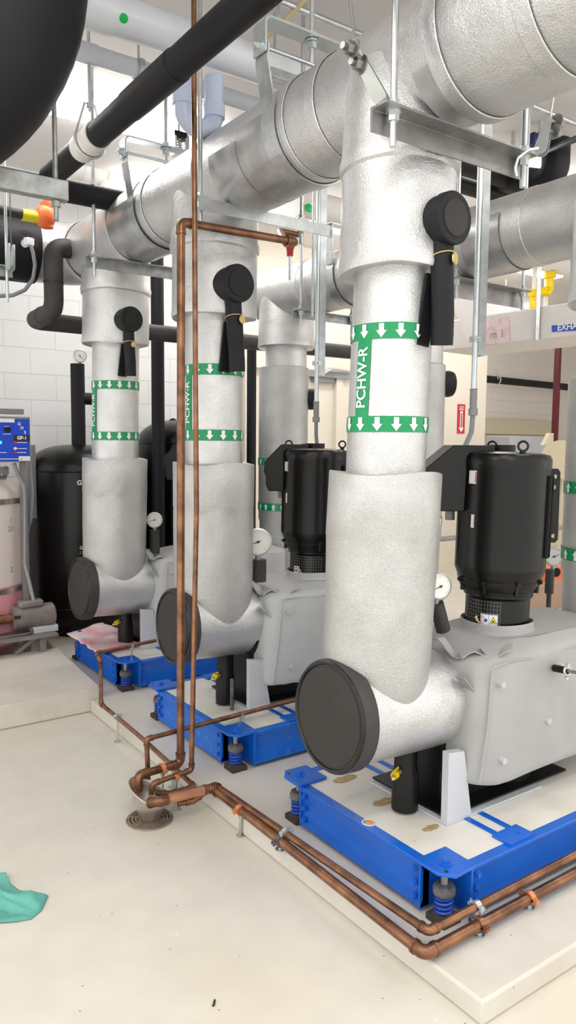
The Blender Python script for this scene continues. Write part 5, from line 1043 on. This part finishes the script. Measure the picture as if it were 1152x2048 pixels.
m = MB(); q = at(1096, 878, y=4.75); m.prism([q+V((-.06, 0, -.06)), q+V((.09, .0, -.06)), q+V((.09, 0, .06)), q+V((.03, 0, .06))], (.02, .06, 0)); build(m, 'lug', M['beige'], t)
a, b = at(1066, 1143, y=4.4), at(1096, 1168, y=4.4); m = MB(); m.box((a.x, 4.4, b.z), (b.x+.3, 4.6, a.z)); m.box((a.x+.1, 4.45, 0), (a.x+.14, 4.5, b.z)); m.box((b.x+.1, 4.45, 0), (b.x+.14, 4.5, b.z)); tag(build(m, 'orange_cart', M['orange']), 'orange cart behind the nearest motor, lower right', 'cart')
a, b = at(1062, 1175, y=4.2), at(1096, 1215, y=4.2); m = MB(); m.box((a.x, 4.2, 0), (b.x+.3, 4.35, a.z)); tag(build(m, 'tan_carton', M['cardboard'], bevel=.004), 'brown carton on the floor behind the nearest motor', 'carton')
a = at(880, 1078, y=3.6); m = MB(); m.tube([(a.x-.4, 3.6, a.z), (a.x+1.6, 3.6, a.z)], wid(11, a)/2, 16); o = tag(build(m, 'rail_pipe', M['grey_metal']), 'dark grey level pipe between the nearest riser and motor', 'pipe')
m = MB(); m.cyl((a.x+1.5, 3.6, CURB), (a.x+1.5, 3.6, a.z), .02); build(m, 'rail_post', M['grey_metal'], o)
# fire sign
a, b = at(915.5, 808, y=WALL-.004), at(928.5, 867, y=WALL-.004)
t = thing('fire_sign', 'tall red sign with white down arrow on the cream wall', 'sign', ((a.x+b.x)/2, WALL, b.z)); m = MB(); m.box((a.x, WALL-.008, b.z), (b.x, WALL, a.z)); sg = build(m, 'sign_plate', M['red'], t)
xc, h_ = (a.x+b.x)/2, a.z-b.z; w_ = (b.x-a.x)/2; yy = WALL-.01
m = MB(); m.poly([V((xc+u*w_, yy, b.z+v*h_)) for u, v in ((-.35, .76), (-.35, .2), (-.7, .2), (0, .04), (.7, .2), (.35, .2), (.35, .76))]); ar = build(m, 'arrow', M['white'], t)
m = MB(); m.box((xc-w_*.6, yy, b.z+h_*.80), (xc+w_*.6, yy+.002, b.z+h_*.93)); build(m, 'text_panel', M['white'], t)
m = MB(); m.poly([V((xc+u*w_, yy-.001, b.z+v*h_)) for u, v in ((-.16, .7), (-.16, .2), (.16, .2), (.16, .7))]); build(m, 'arrow_stripe', M['red'], ar)
build(lettering('FIRE', .045, (xc, yy-.002, b.z+h_*.865), (1, 0, 0), (0, 0, 1), .02), 'lettering', M['red'], t)
# red valve near the header
yr = 3.6; a = at(580, 500, y=yr); t = thing('drain_valve', 'small red handled copper valve behind the copper pipe, right of the middle riser', 'valve', (a.x, yr, at(580, 515, y=yr).z))
m = MB(); m.lathe((a.x, yr, at(580, 512, y=yr).z), (0, 0, 1), [(0, .018), (.03, .02), (.06, .028), (.066, .01)], 16); build(m, 'valve_body', M['red'], t, label='red body')
m = MB(); m.tube([V((rt.x+.05, yR+.14, rt.z+.03)), at(560, 462, y=yr), at(598, 470, y=yr), at(612, 440, y=yr)], .017, 12, .03); build(m, 'copper_branch', M['copper'], t)
m = MB(); m.cyl((a.x, yr, at(580, 560, y=yr).z), (a.x, yr, at(580, 512, y=yr).z), .008); build(m, 'drop_tube', M['zinc'], t)

# ================================================================ lamps
def strip_light(x, y, lab, L=1.25):
    t = thing('strip_light', lab, 'ceiling light', (x, y, CEIL-.11), 'fluorescent ceiling strip lights')
    m = MB(); m.prism([(x-L/2, y-.11, CEIL), (x-L/2, y+.11, CEIL), (x-L/2, y+.08, CEIL-.05), (x-L/2, y-.08, CEIL-.05)], (L, 0, 0)); build(m, 'housing', M['white'], t)
    m = MB(); m.prism([(x-L/2+.01, y-.1, CEIL-.05), (x-L/2+.01, y+.1, CEIL-.05), (x-L/2+.01, y+.075, CEIL-.11), (x-L/2+.01, y-.075, CEIL-.11)], (L-.02, 0, 0)); build(m, 'diffuser', M['lamp'], t, label='glowing white diffuser')
c = at(225, 243, z=CEIL-.09)
strip_light(c.x-.1, c.y, 'glowing strip light on the ceiling behind the diagonal black pipe', 1.5)
for k, (x, y) in enumerate(((-1.2, 1.0), (-1.2, 3.0), (.4, .3), (.3, -1.0), (2.6, .2), (4.3, 1.5), (4.6, 3.6), (4.4, 5.2), (6.2, 2.2), (6.6, 5.2), (.2, 2.2), (8.3, 7.0), (2.9, 5.3))):
    strip_light(x, y, 'white strip light with glowing diffuser on the ceiling outside the picture')
w = bpy.data.worlds.new('room_light'); bpy.context.scene.world = w; w.use_nodes = True
w.node_tree.nodes['Background'].inputs[0].default_value = (1, .985, .96, 1); w.node_tree.nodes['Background'].inputs[1].default_value = 1.25
sc = bpy.context.scene
sc.view_settings.view_transform = 'Standard'; sc.view_settings.look = 'None'; sc.view_settings.gamma = 1; sc.view_settings.exposure = .42
sc.view_settings.use_curve_mapping = False
sc.render.engine = 'CYCLES'; sc.cycles.use_denoising = True; sc.cycles.max_bounces = 8; sc.cycles.diffuse_bounces = 4; sc.cycles.glossy_bounces = 4
sc.cycles.sample_clamp_indirect = 6; sc.cycles.caustics_reflective = False; sc.cycles.caustics_refractive = False
